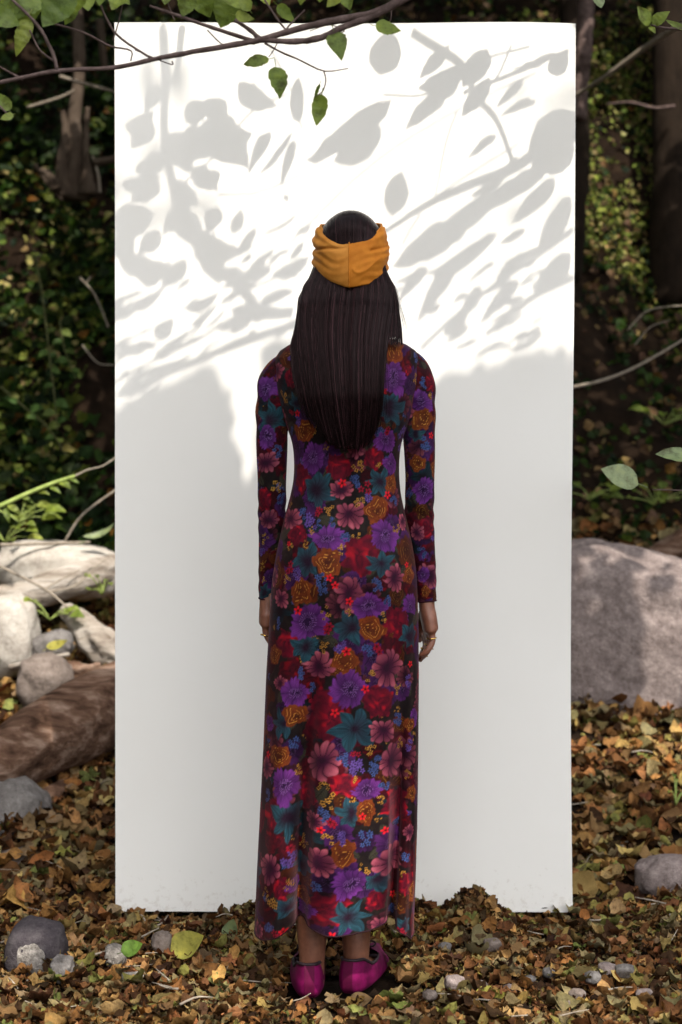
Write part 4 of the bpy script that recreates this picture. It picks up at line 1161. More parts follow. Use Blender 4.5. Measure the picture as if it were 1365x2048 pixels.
rock('stone', 104, 1292, 5.72, mpp(86, 5.7), mpp(60, 5.7), .12, M_grey_rock, 'small slanting grey stone with a yellow leaf on it', 10, tilt=-.35, cat='stone')
rock('stone', 120, 1140, 6.35, mpp(270, 6.3), mpp(115, 6.3), .4, M_pale_rock, 'wide bleached sunlit rock at the foot of the ivy bank', 12, amp=.14, tilt=.1, cat='rock')
rock('boulder', 28, 1640, 4.75, mpp(140, 4.75), mpp(160, 4.75), .26, M_grey_rock, 'dark grey rounded boulder below the fallen log at the left edge', 14, cat='boulder')
rock('stone', 30, 1735, 4.45, mpp(85, 4.45), mpp(80, 4.45), .1, M_brown_rock, 'mossy brown stone in the litter under the grey boulder', 15, amp=.25, cat='stone')
rock('stone', 74, 1905, 3.60, mpp(118, 3.7), mpp(128, 3.7), .15, M_dark_rock, 'dark stone with speckled white face in the lower left corner', 16, amp=.12, cat='stone')
rock('stone', 68, 1922, 3.56, mpp(72, 3.5), mpp(96, 3.5), .08, M_white_rock, 'speckled whitish granite face on the dark lower left stone', 17, amp=.2, cat='stone')
rock('stone', 126, 1938, 3.49, mpp(46, 3.7), mpp(52, 3.7), .05, M_grey_rock, 'small speckled stone leaning on the dark lower left stone', 18, amp=.25, cat='stone')
rock('stone', 232, 1912, 3.55, mpp(44, 3.7), mpp(40, 3.7), .05, M_white_rock, 'small white stone below the left corner of the backdrop', 19, amp=.25, cat='stone')
rock('stone', 268, 1962, 3.42, mpp(56, 3.5), mpp(34, 3.5), .05, M_white_rock, 'flat crumpled white stone left of the slippers', 20, amp=.3, cat='stone')
rock('stone', 325, 1885, 3.65, mpp(40, 3.7), mpp(44, 3.7), .04, M_brown_rock, 'small pinkish-grey stone beside the yellow leaf near the pile', 21, amp=.25, cat='stone')
rock('stone', 150, 1648, 4.8, mpp(28, 4.8), mpp(32, 4.8), .05, M_white_rock, 'small white stone beside the green leaf left of the backdrop', 22, amp=.25, cat='stone')
for k, (px, py, w_) in enumerate([(1185, 1955, 34), (1155, 1990, 32), (1215, 1938, 36), (1250, 1942, 38), (960, 1972, 30), (910, 1965, 40), (1098, 1945, 26), (1130, 2002, 28), (1020, 1978, 26), (890, 1895, 26), (985, 1890, 36), (1290, 1990, 34), (1060, 1960, 24), (860, 1990, 28)]):
    Y = CAM_H * FPX / (py + 12 - 1024) * .977
    o = rock('pebble', px, py, Y, mpp(w_, Y), mpp(w_ * .72, Y), mpp(w_, Y), [M_grey_rock, M_brown_rock, M_granite][k % 3], '', 50 + k, sub=3, amp=.25, yaw=k)
    for key in ('label', 'category'):
        if key in o: del o[key]
    o.parent = ground

# ================================================================ logs and dead wood
def log(name, pts, rad, mat, label, seed, cat='log', sides=28, n=60, amp=.12):
    pts = [P(*p) for p in pts]
    v, f = sweep(pts, rad, sides, n)
    c = catmull(np.array([tuple(p) for p in pts]), n)
    m_ = len(v) - 2
    for k in range(m_):
        ctr = Vector(c[k // sides]); p = Vector(v[k]); dd = p - ctr
        ang = (k % sides) / sides * 6.28; s = (k // sides) / n * 9
        q_ = Vector((math.cos(ang) * 1.6, math.sin(ang) * 1.6, s * .35 + seed))
        g = 1 + amp * 1.4 * mnoise.noise(q_) + amp * .8 * mnoise.noise(q_ * 2.6) + amp * .5 * mnoise.noise(Vector((q_.x * 5, q_.y * 5, q_.z)))
        v[k] = tuple(ctr + dd * g)
    o = link(name, mesh_np(name, v, f), mat); tag(o, label, cat); return o
log('log', [(-130, 1575, 4.75), (0, 1530, 4.85), (90, 1478, 5.0), (170, 1436, 5.15), (260, 1388, 5.3), (330, 1352, 5.5)], (.085, .10, .115, .125, .12, .10), M_log, 'thick reddish brown fallen log running behind the left of the backdrop', 1)
log('log', [(70, 1606, 4.85), (130, 1592, 4.95), (200, 1578, 5.1), (280, 1575, 5.25)], (.03, .05, .055, .05), M_log, 'thin weathered log lying under the thick fallen log', 2)
log('log', [(-20, 1205, 6.05), (60, 1190, 6.1), (150, 1160, 6.15), (240, 1128, 6.3)], (.055, .065, .065, .045), M_bleached, 'bleached cracked log across the front of the wide pale rock', 3)
log('wood_chunk', [(130, 1218, 5.9), (165, 1252, 5.85), (205, 1290, 5.8), (240, 1325, 5.8)], (.03, .05, .06, .04), M_bleached, 'broken bleached wood chunk beside the left edge of the backdrop', 4, cat='wood', amp=.25)
log('wood_chunk', [(120, 1330, 5.62), (160, 1340, 5.62), (200, 1335, 5.65)], (.02, .028, .018), M_log, 'curled brown wood scrap under the broken wood chunk', 5, cat='wood', amp=.3)
log('log', [(1310, 1118, 6.7), (1365, 1085, 6.75), (1440, 1070, 6.8)], (.05, .06, .06), M_log, 'brown log end behind the granite boulder', 6)

def twig(pts, r0, r1, mat, label, cat='twig', name='twig', group=None, subs=()):
    pp = [P(*p) for p in pts]
    root = empty(name, tuple(pp[0]))
    tube_obj('stem', pp, (r0, (r0 + r1) / 2, r1), mat, root, 6, 24, rough=.06)
    for s in subs:
        tube_obj('side_twig', [P(*p) for p in s], (r1 * 1.1, r1 * .6), mat, root, 5, 14)
    tag(root, label, cat, group); return root
twig([(-5, 1130, 5.9), (90, 1178, 5.8), (135, 1215, 5.75)], .006, .004, M_twig, 'pale forked twig lying across the bleached log', subs=[[(90, 1178, 5.8), (120, 1160, 5.85), (160, 1140, 5.9)], [(98, 1184, 5.8), (150, 1172, 5.9), (190, 1135, 6.0), (225, 1110, 6.1)]])
twig([(0, 1090, 6.1), (100, 1087, 6.2), (180, 1084, 6.3)], .008, .005, M_twig, 'long thin stick along the top of the wide pale rock')
twig([(20, 1335, 5.6), (70, 1322, 5.58), (140, 1308, 5.6)], .012, .008, M_bleached, 'short smooth bleached stick between the slanting and brown stones')
twig([(130, 1082, 6.3), (165, 1030, 6.3), (228, 982, 6.35), (240, 970, 6.4)], .005, .003, M_twig, 'thin grey twig arching up from the pale rock to the backdrop edge')
twig([(1140, 775, 6.4), (1200, 762, 6.4), (1270, 735, 6.4), (1365, 680, 6.4), (1400, 655, 6.4)], .008, .005, M_twig, 'bare brown twig crossing the dark bank right of the backdrop')
twig([(1255, 660, 6.8), (1300, 620, 6.8), (1380, 610, 6.8)], .004, .003, M_twig, 'thin arching stem above the bare twig on the right')
twig([(1270, 690, 6.8), (1300, 655, 6.8), (1340, 640, 6.8)], .003, .002, M_twig, 'short arching stem under the thin arching stem on the right')
twig([(160, 555, 7.2), (190, 590, 7.2), (218, 655, 7.2)], .005, .003, M_twig, 'thin bare twig slanting down across the ivy', subs=[[(172, 568, 7.2), (182, 552, 7.2)]])
twig([(165, 690, 7.2), (195, 725, 7.2), (228, 730, 7.2)], .004, .003, M_twig, 'thin curved twig low in the ivy near the backdrop edge')
twig([(55, 215, 7.6), (120, 195, 7.6), (150, 180, 7.6)], .008, .005, M_twig, 'dim twig among the roots at upper left')
twig([(70, 330, 7.6), (95, 365, 7.6), (125, 400, 7.5)], .016, .008, M_pale_bark, 'slanting broken branch left of the pale tree base')
twig([(186, 312, 7.6), (197, 350, 7.6), (200, 385, 7.6)], .006, .008, M_twig, 'short pale upright stick right of the pale tree base')
twig([(188, 325, 7.4), (210, 322, 7.4), (240, 316, 7.4)], .018, .020, M_pale_bark, 'short grey branch stub at the upper left edge of the backdrop')
twig([(120, 153, 7.3), (160, 165, 7.3), (228, 183, 7.3)], .010, .006, M_twig, 'grey twig just under the overhanging branch at upper left')
twig([(1120, 200, 7.0), (1150, 190, 7.0), (1215, 150, 6.9), (1290, 95, 6.8), (1380, 38, 6.7)], .006, .014, M_twig, 'long grey branch rising to the upper right corner', cat='branch', name='branch')
twig([(1215, 208, 8.0), (1262, 205, 8.0), (1310, 216, 8.0), (1350, 212, 8.0)], .005, .009, M_bark, 'short pale branch over the mossy patch on the right')

# ================================================================ trees on the bank
def tree_stems(name, label, stems, mat, cat='tree', leaves=None):
    base = P(*stems[0][0][0]); root = empty(name, tuple(base))
    for k, (pts, rad) in enumerate(stems):
        tube_obj('trunk' if rad[0] > .045 else 'stem', [P(*p) for p in pts], rad, mat, root, 14, 30, rough=.05, seed=k)
    tag(root, label, cat); return root, base
pale_tree, _ = tree_stems('tree', 'pale many-stemmed tree base with twisted roots at upper left', [
    ([(150, 400, 7.6), (152, 330, 7.6), (148, 250, 7.65), (160, 140, 7.7), (155, 40, 7.8), (160, -80, 7.9)], (.07, .05, .035, .03, .035, .03)),
    ([(128, 395, 7.55), (124, 330, 7.55), (132, 270, 7.6), (126, 220, 7.65)], (.045, .028, .022, .012)),
    ([(176, 390, 7.55), (172, 320, 7.55), (173, 250, 7.6), (176, 215, 7.6)], (.05, .018, .014, .012)),
    ([(112, 380, 7.5), (98, 350, 7.5), (80, 340, 7.5)], (.03, .02, .012)),
    ([(200, 40, 7.8), (205, 90, 7.8), (210, 140, 7.8)], (.02, .02, .016))], M_pale_bark)
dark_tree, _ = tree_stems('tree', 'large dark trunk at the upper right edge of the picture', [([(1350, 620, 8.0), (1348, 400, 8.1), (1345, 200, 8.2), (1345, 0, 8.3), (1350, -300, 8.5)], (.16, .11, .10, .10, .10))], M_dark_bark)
tree_stems('tree', 'slim grey trunk rising just behind the upper right edge of the backdrop', [([(1150, 240, 7.4), (1160, 150, 7.4), (1168, 100, 7.4), (1175, -60, 7.5)], (.05, .045, .04, .04))], M_bark)
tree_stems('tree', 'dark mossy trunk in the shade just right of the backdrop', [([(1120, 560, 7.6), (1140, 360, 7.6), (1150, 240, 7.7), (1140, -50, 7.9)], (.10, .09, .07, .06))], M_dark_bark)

# ivy vines hanging on the bank
def leaf_obj(name, pos, L_, direction, normal, mat, parent, tpl_kw=None, seed=0):
    kw = dict(w=.62, seg=8, fold=.18, curl=-.25, twist=.2, jag=.05, cross=4, seed=seed); kw.update(tpl_kw or {})
    vt, ft = leaf_tpl(**kw)
    y_ = Vector(direction).normalized(); z_ = Vector(normal); z_ = (z_ - y_ * z_.dot(y_)).normalized(); x_ = y_.cross(z_)
    Mx = np.array([tuple(x_), tuple(y_), tuple(z_)]).T
    v = (vt + np.array((0, .5, 0))) * L_ @ Mx.T + np.array(tuple(pos))
    # short leaf stalk
    sv_, sf_ = sweep([Vector(pos) - y_ * L_ * .22, Vector(pos) - y_ * L_ * .1, Vector(pos) + y_ * L_ * .02], [L_ * .016, L_ * .015, L_ * .01], 4)
    v, f = join([(v, [ft]), (sv_, sf_)])
    o = link(name, mesh_np(name, v, f), mat); keep_world(o, parent); return o
m_ivy_obj = mat_leaf('vine_leaf', .25, .45, use='obj', nscale=40, stops=[(0, (.05, .10, .025)), (.5, (.08, .14, .035)), (.8, (.12, .15, .04)), (1, (.22, .15, .05))])
M_vstem = mat_noise('vine_stem', [(0.3, (0.05, 0.06, 0.02)), (0.7, (0.10, 0.10, 0.04))], 40, 0.6, 0.2)
def vine(pts, r_, label, nl, L_, seed):
    pp = [P(*p) for p in pts]; root = empty('vine', tuple(pp[0]))
    tube_obj('stem', pp, (r_, r_ * .8, r_ * .5), M_vstem, root, 5, 30)
    c = catmull(np.array([tuple(p) for p in pp]), nl + 2); rr = random.Random(seed)
    for k in range(1, nl + 1):
        s = 1 if k % 2 else -1
        leaf_obj('leaf', c[k], L_ * rr.uniform(.7, 1.2), (s * rr.uniform(.6, 1), -.2, rr.uniform(-.6, .3)), (rr.uniform(-.3, .3), -1, rr.uniform(.2, .8)), m_ivy_obj, root, seed=k)
    tag(root, label, 'vine'); return root
vine([(68, 500, 7.0), (85, 590, 6.95), (98, 700, 6.9), (110, 800, 6.85), (115, 862, 6.8)], .005, 'long ivy vine hanging down the dark bank on the left', 11, .06, 1)
vine([(120, 640, 7.0), (130, 700, 6.95), (152, 757, 6.9)], .004, 'short ivy vine ending in a yellowed leaf', 5, .05, 2)
vine([(0, 772, 6.8), (50, 815, 6.75), (100, 860, 6.7), (135, 915, 6.65)], .005, 'slanting ivy vine crossing below the long hanging vine', 7, .06, 3)
# sunlit green weed stem
pp = [(-40, 1025, 5.6), (0, 1012, 5.6), (60, 985, 5.65), (110, 965, 5.7), (150, 952, 5.75)]
w_root = empty('weed_stem', tuple(P(*pp[0])))
tube_obj('stem', [P(*p) for p in pp], (.009, .008, .006), M_stem, w_root, 7, 24)
tube_obj('stem_tip', [P(150, 952, 5.75), P(175, 940, 5.8), P(205, 932, 5.85), P(232, 915, 5.9)], (.004, .003, .003), M_twig, w_root, 5, 16)
for k, (px, py, dx, dz, L_) in enumerate([(15, 1008, .7, -.5, .07), (45, 993, .8, -.4, .05), (75, 982, .9, -.2, .05), (100, 972, .7, -.4, .05), (118, 964, .8, -.4, .045), (130, 960, .5, -.7, .04), (140, 957, .9, -.4, .04), (10, 1015, .3, -.8, .06)]):
    leaf_obj('leaf', P(px, py, 5.68), L_, (dx, -.2, dz), (0, -.7, .7), M_green, w_root, dict(w=.38), seed=k)
tag(w_root, 'bright green weed stem with narrow leaves reaching toward the backdrop', 'plant')
# leafy ground plants in the sun at the left
def low_plant(px, py, Y, nl, L_, label, seed, spread=1.0):
    base = P(px, py, Y); root = empty('plant', tuple(base)); rr = random.Random(seed)
    for k in range(nl):
        a = rr.uniform(0, 6.28); tip = base + Vector((math.cos(a) * .06 * spread, math.sin(a) * .04, rr.uniform(.02, .08)))
        tube_obj('stem', [base, (base + tip) / 2 + Vector((0, 0, .01)), tip], (.003, .002, .002), M_stem, root, 4, 6)
        leaf_obj('leaf', tip, L_ * rr.uniform(.7, 1.2), (math.cos(a), math.sin(a) - .3, rr.uniform(-.3, .4)), (0, -.6, .8), M_green, root, seed=k)
    tag(root, label, 'plant')
low_plant(40, 1045, 6.2, 9, .075, 'low leafy plant at the foot of the ivy on the left', 1, 1.6)
low_plant(10, 1085, 6.0, 8, .07, 'sunlit yellow-green plant beside the wide pale rock', 2, 1.4)
low_plant(205, 1190, 6.0, 9, .035, 'small sunlit plant between the bleached log and the backdrop', 3)
low_plant(1180, 1000, 6.7, 8, .06, 'small green plant behind the granite boulder next to the backdrop', 4, 1.6)
low_plant(1310, 1010, 6.9, 12, .07, 'leafy plant on the bank behind the granite boulder', 5, 2.2)
low_plant(1330, 850, 7.2, 12, .07, 'dim green plant halfway up the right bank', 6, 2.4)
low_plant(100, 1240, 5.8, 7, .06, 'clump of pale yellow leaves behind the slanting grey stone', 7, 1.2)
low_plant(1352, 1610, 4.7, 5, .03, 'tiny green seedling in the litter at the right edge', 8, .5)
# a blade of grass against the left edge of the backdrop
o = leaf_obj('grass_blade', P(172, 1082, 6.2), .14, (1, 0, .45), (0, -.8, .6), M_pale_leaf, empty('grass', tuple(P(172, 1082, 6.2))), dict(w=.2, curl=.5))
tag(o.parent, 'broad pale grass blade bending against the left edge of the backdrop', 'grass')
# sprig entering at the right edge
sp = empty('leafy_sprig', tuple(P(1400, 985, 3.9)))
tube_obj('stem', [P(1420, 985, 3.9), P(1365, 981, 3.9), P(1305, 979, 3.9)], (.0026, .002, .0016), M_bark, sp, 6, 16)
tube_obj('stem', [P(1420, 985, 3.9), P(1400, 950, 3.88), P(1380, 925, 3.88)], (.0026, .002, .0016), M_bark, sp, 6, 12)
leaf_obj('leaf', P(1279, 968, 3.9), mpp(82, 3.9), (-1, 0, .42), (.1, -1, .5), M_pale_leaf, sp, dict(w=.66, curl=-.1, fold=.08), 3)
leaf_obj('leaf', P(1392, 915, 3.88), mpp(80, 3.9), (-1, 0, .12), (-.1, -1, .9), M_pale_leaf, sp, dict(w=.5, curl=-.1, fold=.1), 4)
tag(sp, 'sprig with two pale green oval leaves entering at the right edge', 'sprig')
# single notable leaves on the ground
def gleaf(px, py, Y, L_, direction, mat, label, seed, w=.7):
    p = P(px, py, Y); root = empty('fallen_green_leaf', tuple(p)); 
    o = leaf_obj('blade', p, L_, direction, (.1, -.7, .7), mat, root, dict(w=w, curl=.3), seed); tag(root, label, 'leaf')
M_yel = mat_leaf('yellow_green_leaf', .3, .5, use='obj', nscale=50, stops=[(0, (.30, .30, .06)), (1, (.36, .33, .08))])
M_grn = mat_leaf('fresh_green_leaf', .3, .5, use='obj', nscale=50, stops=[(0, (.09, .17, .03)), (1, (.12, .20, .04))])
gleaf(108, 1682, 4.75, mpp(62, 4.75), (.55, 0, .8), M_grn, 'fresh green leaf standing in the litter below the thin log', 1, .55)
gleaf(345, 1905, 3.62, mpp(70, 3.78), (.8, 0, .35), M_yel, 'large yellow-green leaf on the left side of the leaf pile', 2, .85)
gleaf(244, 1905, 3.46, mpp(44, 3.66), (.9, 0, .3), M_grn, 'dark green leaf covering the small white stone', 3, .8)
gleaf(455, 1880, 3.8, mpp(46, 3.8), (.3, 0, .9), M_pale_leaf, 'pale green folded leaf in the pile left of the skirt', 4, .7)
gleaf(80, 1810, 4.2, mpp(52, 4.2), (.95, 0, .2), M_grn, 'yellowish green leaf above the dark lower left stone', 5, .7)
gleaf(95, 1298, 5.62, mpp(46, 5.6), (.9, 0, .3), M_yel, 'bright yellow leaf lying on the slanting grey stone', 6, .5)
gleaf(744, 1866, 3.72, mpp(40, 3.72), (.6, 0, -.5), M_yel, 'yellow-green leaf just right of the right ankle under the hem', 7, .7)
gleaf(1040, 1945, 3.6, mpp(74, 3.6), (.97, -.1, .1), M_grn, 'long dull green leaf lying right of the slippers', 8, .36)
gleaf(950, 2010, 3.3, mpp(70, 3.3), (.8, -.2, .3), M_yel, 'broad pale green lobed leaf at the bottom right of centre', 9, .85)
gleaf(700, 2004, 3.27, mpp(50, 3.3), (.9, -.3, .15), M_fallen, 'curled olive leaf resting against the right slipper', 10, .7)

# ================================================================ the overhanging tree: its twigs cross the top of the picture,
# the rest of it stands to the right of and behind the camera and shades the place
def paper_pt(px, py): return P(px, py, PY - .012)
def up_sun(p, t): return Vector(p) + SUN * t
otree = empty('overhanging_tree', (3.1, 0.4, 0))
tag(otree, 'tree whose bare grey twigs and green leaves hang across the top of the backdrop', 'tree')
TY = 3.0
def vb(pts, r0, r1, n=26, name='branch'):
    return tube_obj(name, [P(x, y, TY) for x, y in pts], (r0, (r0 + r1) / 2, r1), M_bark, otree, 8, n, rough=.10)
px2 = lambda w_: mpp(w_, TY) / 2
vb([(-60, 178), (0, 165), (115, 142), (230, 135), (310, 118), (380, 105), (480, 88), (520, 80), (560, 68), (640, 47), (700, 36), (760, 22), (830, -15), (950, -70)], px2(7), px2(17), 60)
vb([(520, 80), (590, 83), (640, 76), (683, 56), (750, 30), (815, -5), (900, -50)], px2(11), px2(16), 30)
vb([(300, 12), (330, 22), (370, 36), (430, 57), (505, 81)], px2(5), px2(9), 20)
vb([(470, 40), (500, 60), (520, 78)], px2(8), px2(9), 10)
for pts, a_, b_ in [([(110, 48), (170, 66), (220, 92), (262, 101), (262, 122)], 5, 3), ([(15, -10), (75, 50), (105, 105), (115, 140)], 6, 8), ([(60, 60), (80, 100), (108, 122)], 3, 5),
                    ([(195, -5), (215, 40), (240, 75), (305, 118)], 4, 5), ([(-10, 128), (20, 145), (46, 159)], 4, 5), ([(530, 86), (560, 103), (600, 120), (648, 142), (697, 137)], 5, 2),
                    ([(556, 84), (548, 100), (538, 114)], 2.5, 2), ([(648, 142), (652, 160), (646, 182), (628, 195)], 3, 2), ([(690, 62), (672, 72), (665, 80)], 2.5, 2), ([(415, 60), (440, 85), (455, 92)], 3, 2),
                    ([(330, -10), (345, 30), (350, 40)], 3, 2), ([(530, 0), (560, 45), (575, 62)], 4, 4), ([(610, 20), (580, 50), (570, 64)], 3, 4), ([(620, 62), (660, 50), (690, 62)], 2, 2),
                    ([(270, 100), (340, 128), (345, 122)], 2, 3), ([(783, -10), (783, 30), (780, 45)], 2, 2), ([(0, 212), (12, 225), (20, 232)], 4, 3), ([(250, -10), (236, 50), (226, 80)], 3, 3)]:
    vb(pts, px2(a_), px2(b_), 14, 'twig')
# visible leaves: base px, tip px, width ratio
vis = [((40, -30), (-10, 45), .7), ((100, -35), (120, 35), .8), ((25, 0), (60, 75), .6), ((160, -30), (150, 30), .8), ((250, -30), (225, 22), .8), ((455, -30), (480, 20), .8), ((395, -30), (420, 35), .85), ((640, -30), (640, 5), .9), ((538, 118), (487, 130), .66), ((552, 132), (562, 197), .62), ((644, 190), (634, 254), .52), ((640, 168), (628, 200), .25), ((668, 62), (684, 118), .62), ((752, 52), (803, 66), .62),
       ((468, -12), (440, 55), .95), ((380, -14), (365, 34), .80), ((470, 30), (508, 40), .6), ((612, -22), (600, 8), .9), ((58, 36), (32, 112), .42), ((90, -20), (-10, 40), .62), ((140, -20), (85, 55), .75),
       ((60, -25), (70, 40), .8), ((150, 10), (130, 50), .6), ((170, -30), (178, 25), .7), ((205, -20), (200, 12), .8), ((520, -20), (540, 12), .7), ((690, -20), (700, 18), .7), ((680, -15), (655, 15), .7),
       ((500, 20), (480, -10), .6), ((555, 10), (590, 45), .5), ((220, -30), (260, 10), .7), ((20, 222), (-4, 186), .5), ((25, 230), (0, 242), .5), ((-20, 20), (40, 55), .7), ((340, -30), (330, 10), .7), ((420, -20), (408, 10), .7),
       ((1190, -20), (1202, 18), .8), ((1300, 50), (1276, 12), .7), ((1305, 48), (1340, 22), .62), ((1300, 52), (1312, 66), .7), ((1372, 60), (1330, 40), .3)]
for k, (a_, b_, w_) in enumerate(vis):
    Y = TY + random.uniform(-.06, .05) if a_[0] < 1000 else 3.4
    A, B = P(*a_, Y), P(*b_, Y + random.uniform(-.02, .02))
    leaf_obj('leaf', A, (B - A).length, B - A, (random.uniform(-.4, .4), -1, random.uniform(.1, .5)), M_green if k not in (36,) else M_pale_leaf, otree, dict(w=w_, seg=16, jag=.12, heart=.3, fold=.12, curl=random.uniform(-.3, .3), twist=random.uniform(-.4, .4)), seed=k)
tube_obj('twig', [P(1420, 75, 3.4), P(1372, 60, 3.4), P(1330, 56, 3.4), P(1302, 50, 3.4)], (.004, .003, .002), M_bark, otree, 6, 14)

# ---- shading branches above the picture: shapes given where their shadows fall on the backdrop
def q6(x, y): return (200 + x / 1.365, 30 + y / 1.365)
def need_t(z): return max(.35, (2.42 - z) / .985 + .15)
leaf_list = [(170, 150, 130, 230, 50), (150, 250, 90, 330, 60), (245, 250, 300, 190, 60), (180, 330, 120, 420, 60), (260, 380, 330, 440, 60), (340, 300, 420, 300, 70), (170, 420, 90, 470, 60), (250, 480, 180, 560, 60), (330, 480, 300, 560, 50), (80, 560, 60, 660, 60), (170, 560, 110, 620, 50), (330, 660, 420, 700, 50), (240, 640, 170, 720, 50), (430, 560, 380, 620, 26), (1200, 200, 1100, 250, 24), (1090, 300, 1010, 370, 24), (1250, 420, 1130, 560, 50), (900, 660, 820, 760, 34), (1180, 620, 1080, 720, 34), (940, 90, 880, 140, 34), (90, 780, 180, 720, 34), (250, 830, 330, 760, 20), (545, 150, 545, 278, 40), (475, 265, 415, 385, 34), (530, 300, 435, 415, 17), (540, 295, 503, 425, 27), (800, 212, 565, 385, 72), (770, 290, 640, 390, 78), (825, 418, 800, 545, 66),
             (335, 395, 262, 430, 44), (392, 508, 365, 577, 34), (290, 240, 415, 375, 120), (380, 165, 490, 225, 66), (100, 400, 205, 345, 50), (195, 280, 255, 395, 90), (235, 290, 340, 345, 90), (300, 180, 350, 260, 70),
             (205, 425, 275, 495, 66), (210, 495, 285, 595, 76), (275, 600, 400, 625, 66), (285, 555, 335, 705, 80), (380, 690, 460, 676, 30), (572, 652, 468, 698, 44), (238, 785, 330, 738, 38), (158, 855, 206, 797, 46),
             (45, 897, 170, 862, 38), (148, 922, 248, 838, 34), (45, 640, 195, 672, 66), (50, 545, 155, 495, 100), (100, 700, 195, 655, 60), (42, 802, 118, 762, 30), (1065, 72, 995, 175, 66), (1005, 125, 870, 195, 62),
             (955, 175, 842, 280, 50), (1068, 157, 991, 262, 46), (1163, 148, 1088, 232, 26), (1250, 82, 1128, 134, 22), (1310, 225, 1175, 380, 110), (1300, 300, 1180, 420, 90), (1142, 388, 1008, 502, 30), (1168, 568, 1092, 615, 22),
             (1088, 597, 878, 722, 44), (982, 636, 868, 830, 44), (1042, 732, 988, 818, 38), (1010, 540, 800, 675, 84), (1100, 470, 900, 610, 60), (1230, 380, 1040, 520, 54), (1290, 480, 1200, 640, 60), (1290, 640, 1180, 760, 60), (940, 880, 1010, 800, 40), (1150, 700, 1040, 830, 40),
             (75, 300, 150, 240, 60), (60, 440, 170, 420, 50), (510, 458, 520, 478, 14), (900, 120, 960, 60, 40), (1240, 130, 1290, 60, 50), (797, 28, 770, 152, 84),  # last shape: unseen leaf added to cast the visible top leaf's shadow
             (360, 780, 520, 790, 50), (440, 760, 540, 720, 34), (320, 840, 420, 790, 26), (460, 640, 400, 700, 30), (120, 960, 260, 905, 26), (560, 600, 520, 650, 20), (930, 200, 990, 150, 40)]
line_list = [([(860, 20), (990, 110), (1020, 170), (1040, 210), (1090, 270), (1135, 390)], 16, 10), ([(780, 575), (900, 500), (1020, 445), (1140, 395), (1300, 270)], 9, 26), ([(520, 600), (740, 390), (960, 250), (1200, 130)], 3, 3),
             ([(175, 10), (185, 130), (180, 270), (205, 430), (260, 580), (400, 730), (450, 790), (530, 790)], 24, 18), ([(228, 10), (215, 120), (188, 160)], 20, 12), ([(780, 190), (900, 190), (1020, 110), (1180, 60)], 3, 4), ([(400, 730), (460, 670)], 12, 8),
             ([(420, 720), (560, 660)], 5, 4), ([(980, 240), (950, 330), (920, 480)], 4, 3), ([(830, 610), (870, 540), (920, 480), (1150, 330)], 5, 4), ([(1000, 190), (1150, 130), (1290, 60)], 7, 8), ([(330, 455), (420, 455), (500, 430), (560, 400)], 3, 2),
             ([(60, 960), (250, 870), (400, 780)], 7, 6), ([(60, 1010), (300, 905), (560, 815)], 12, 16), ([(880, 900), (1010, 780), (1200, 640), (1300, 560)], 8, 12), ([(290, 480), (340, 640), (330, 700)], 4, 4), ([(450, 20), (520, 150), (560, 280)], 3, 3), ([(1130, 60), (1080, 160), (1000, 190)], 5, 4),
             ([(240, 420), (330, 340), (420, 230), (520, 180)], 5, 4), ([(1060, 860), (1180, 760), (1300, 690)], 10, 14)]
sh_parts = []; br_parts = []
rr = random.Random(4)
for k in range(85):                                                   # small narrow leaves in the lower, streaky part of the foliage
    x = rr.uniform(50, 1270); edge_y = np.interp(x, [40, 550, 800, 900, 1290], [1085, 830, 900, 980, 890])
    y = edge_y - rr.uniform(20, 330); an = math.radians(rr.uniform(138, 158)); L_ = rr.uniform(40, 130)
    leaf_list.append((x, y, x + math.cos(an) * L_, y + math.sin(an) * L_, rr.uniform(7, 22)))
for k, (x1, y1, x2, y2, w_) in enumerate(leaf_list):
    A, B = paper_pt(*q6(x1, y1)), paper_pt(*q6(x2, y2))
    t_ = need_t(min(A.z, B.z)) + rr.uniform(0, .25)
    L_ = (B - A).length
    vt, ft = leaf_tpl(w=w_ / 1.365 * PY / FPX / L_, seg=10, fold=.05, curl=rr.uniform(-.2, .2), twist=rr.uniform(-.3, .3), jag=.10, seed=k + 200, cross=4)
    y_ = (B - A).normalized(); z_ = Vector((0, -1, 0)); x_ = y_.cross(z_)
    Mx = np.array([tuple(x_), tuple(y_), tuple(z_)]).T
    v = (vt + np.array((0, .5, 0))) * L_ @ Mx.T + np.array(tuple(up_sun(A, t_)))
    sh_parts.append((v, [ft]))
for k, (pts, a_, b_) in enumerate(line_list):
    pp = [paper_pt(*q6(*p)) for p in pts]
    t_ = need_t(min(p.z for p in pp)) + rr.uniform(0, .2)
    pp = [up_sun(p, max(t_, need_t(p.z))) for p in pp]
    k_ = PY / FPX / 1.365 / 2
    br_parts.append(sweep(pp, (a_ * k_, (a_ + b_) / 2 * k_, b_ * k_), 8, 30, rough=.06, seed=k))
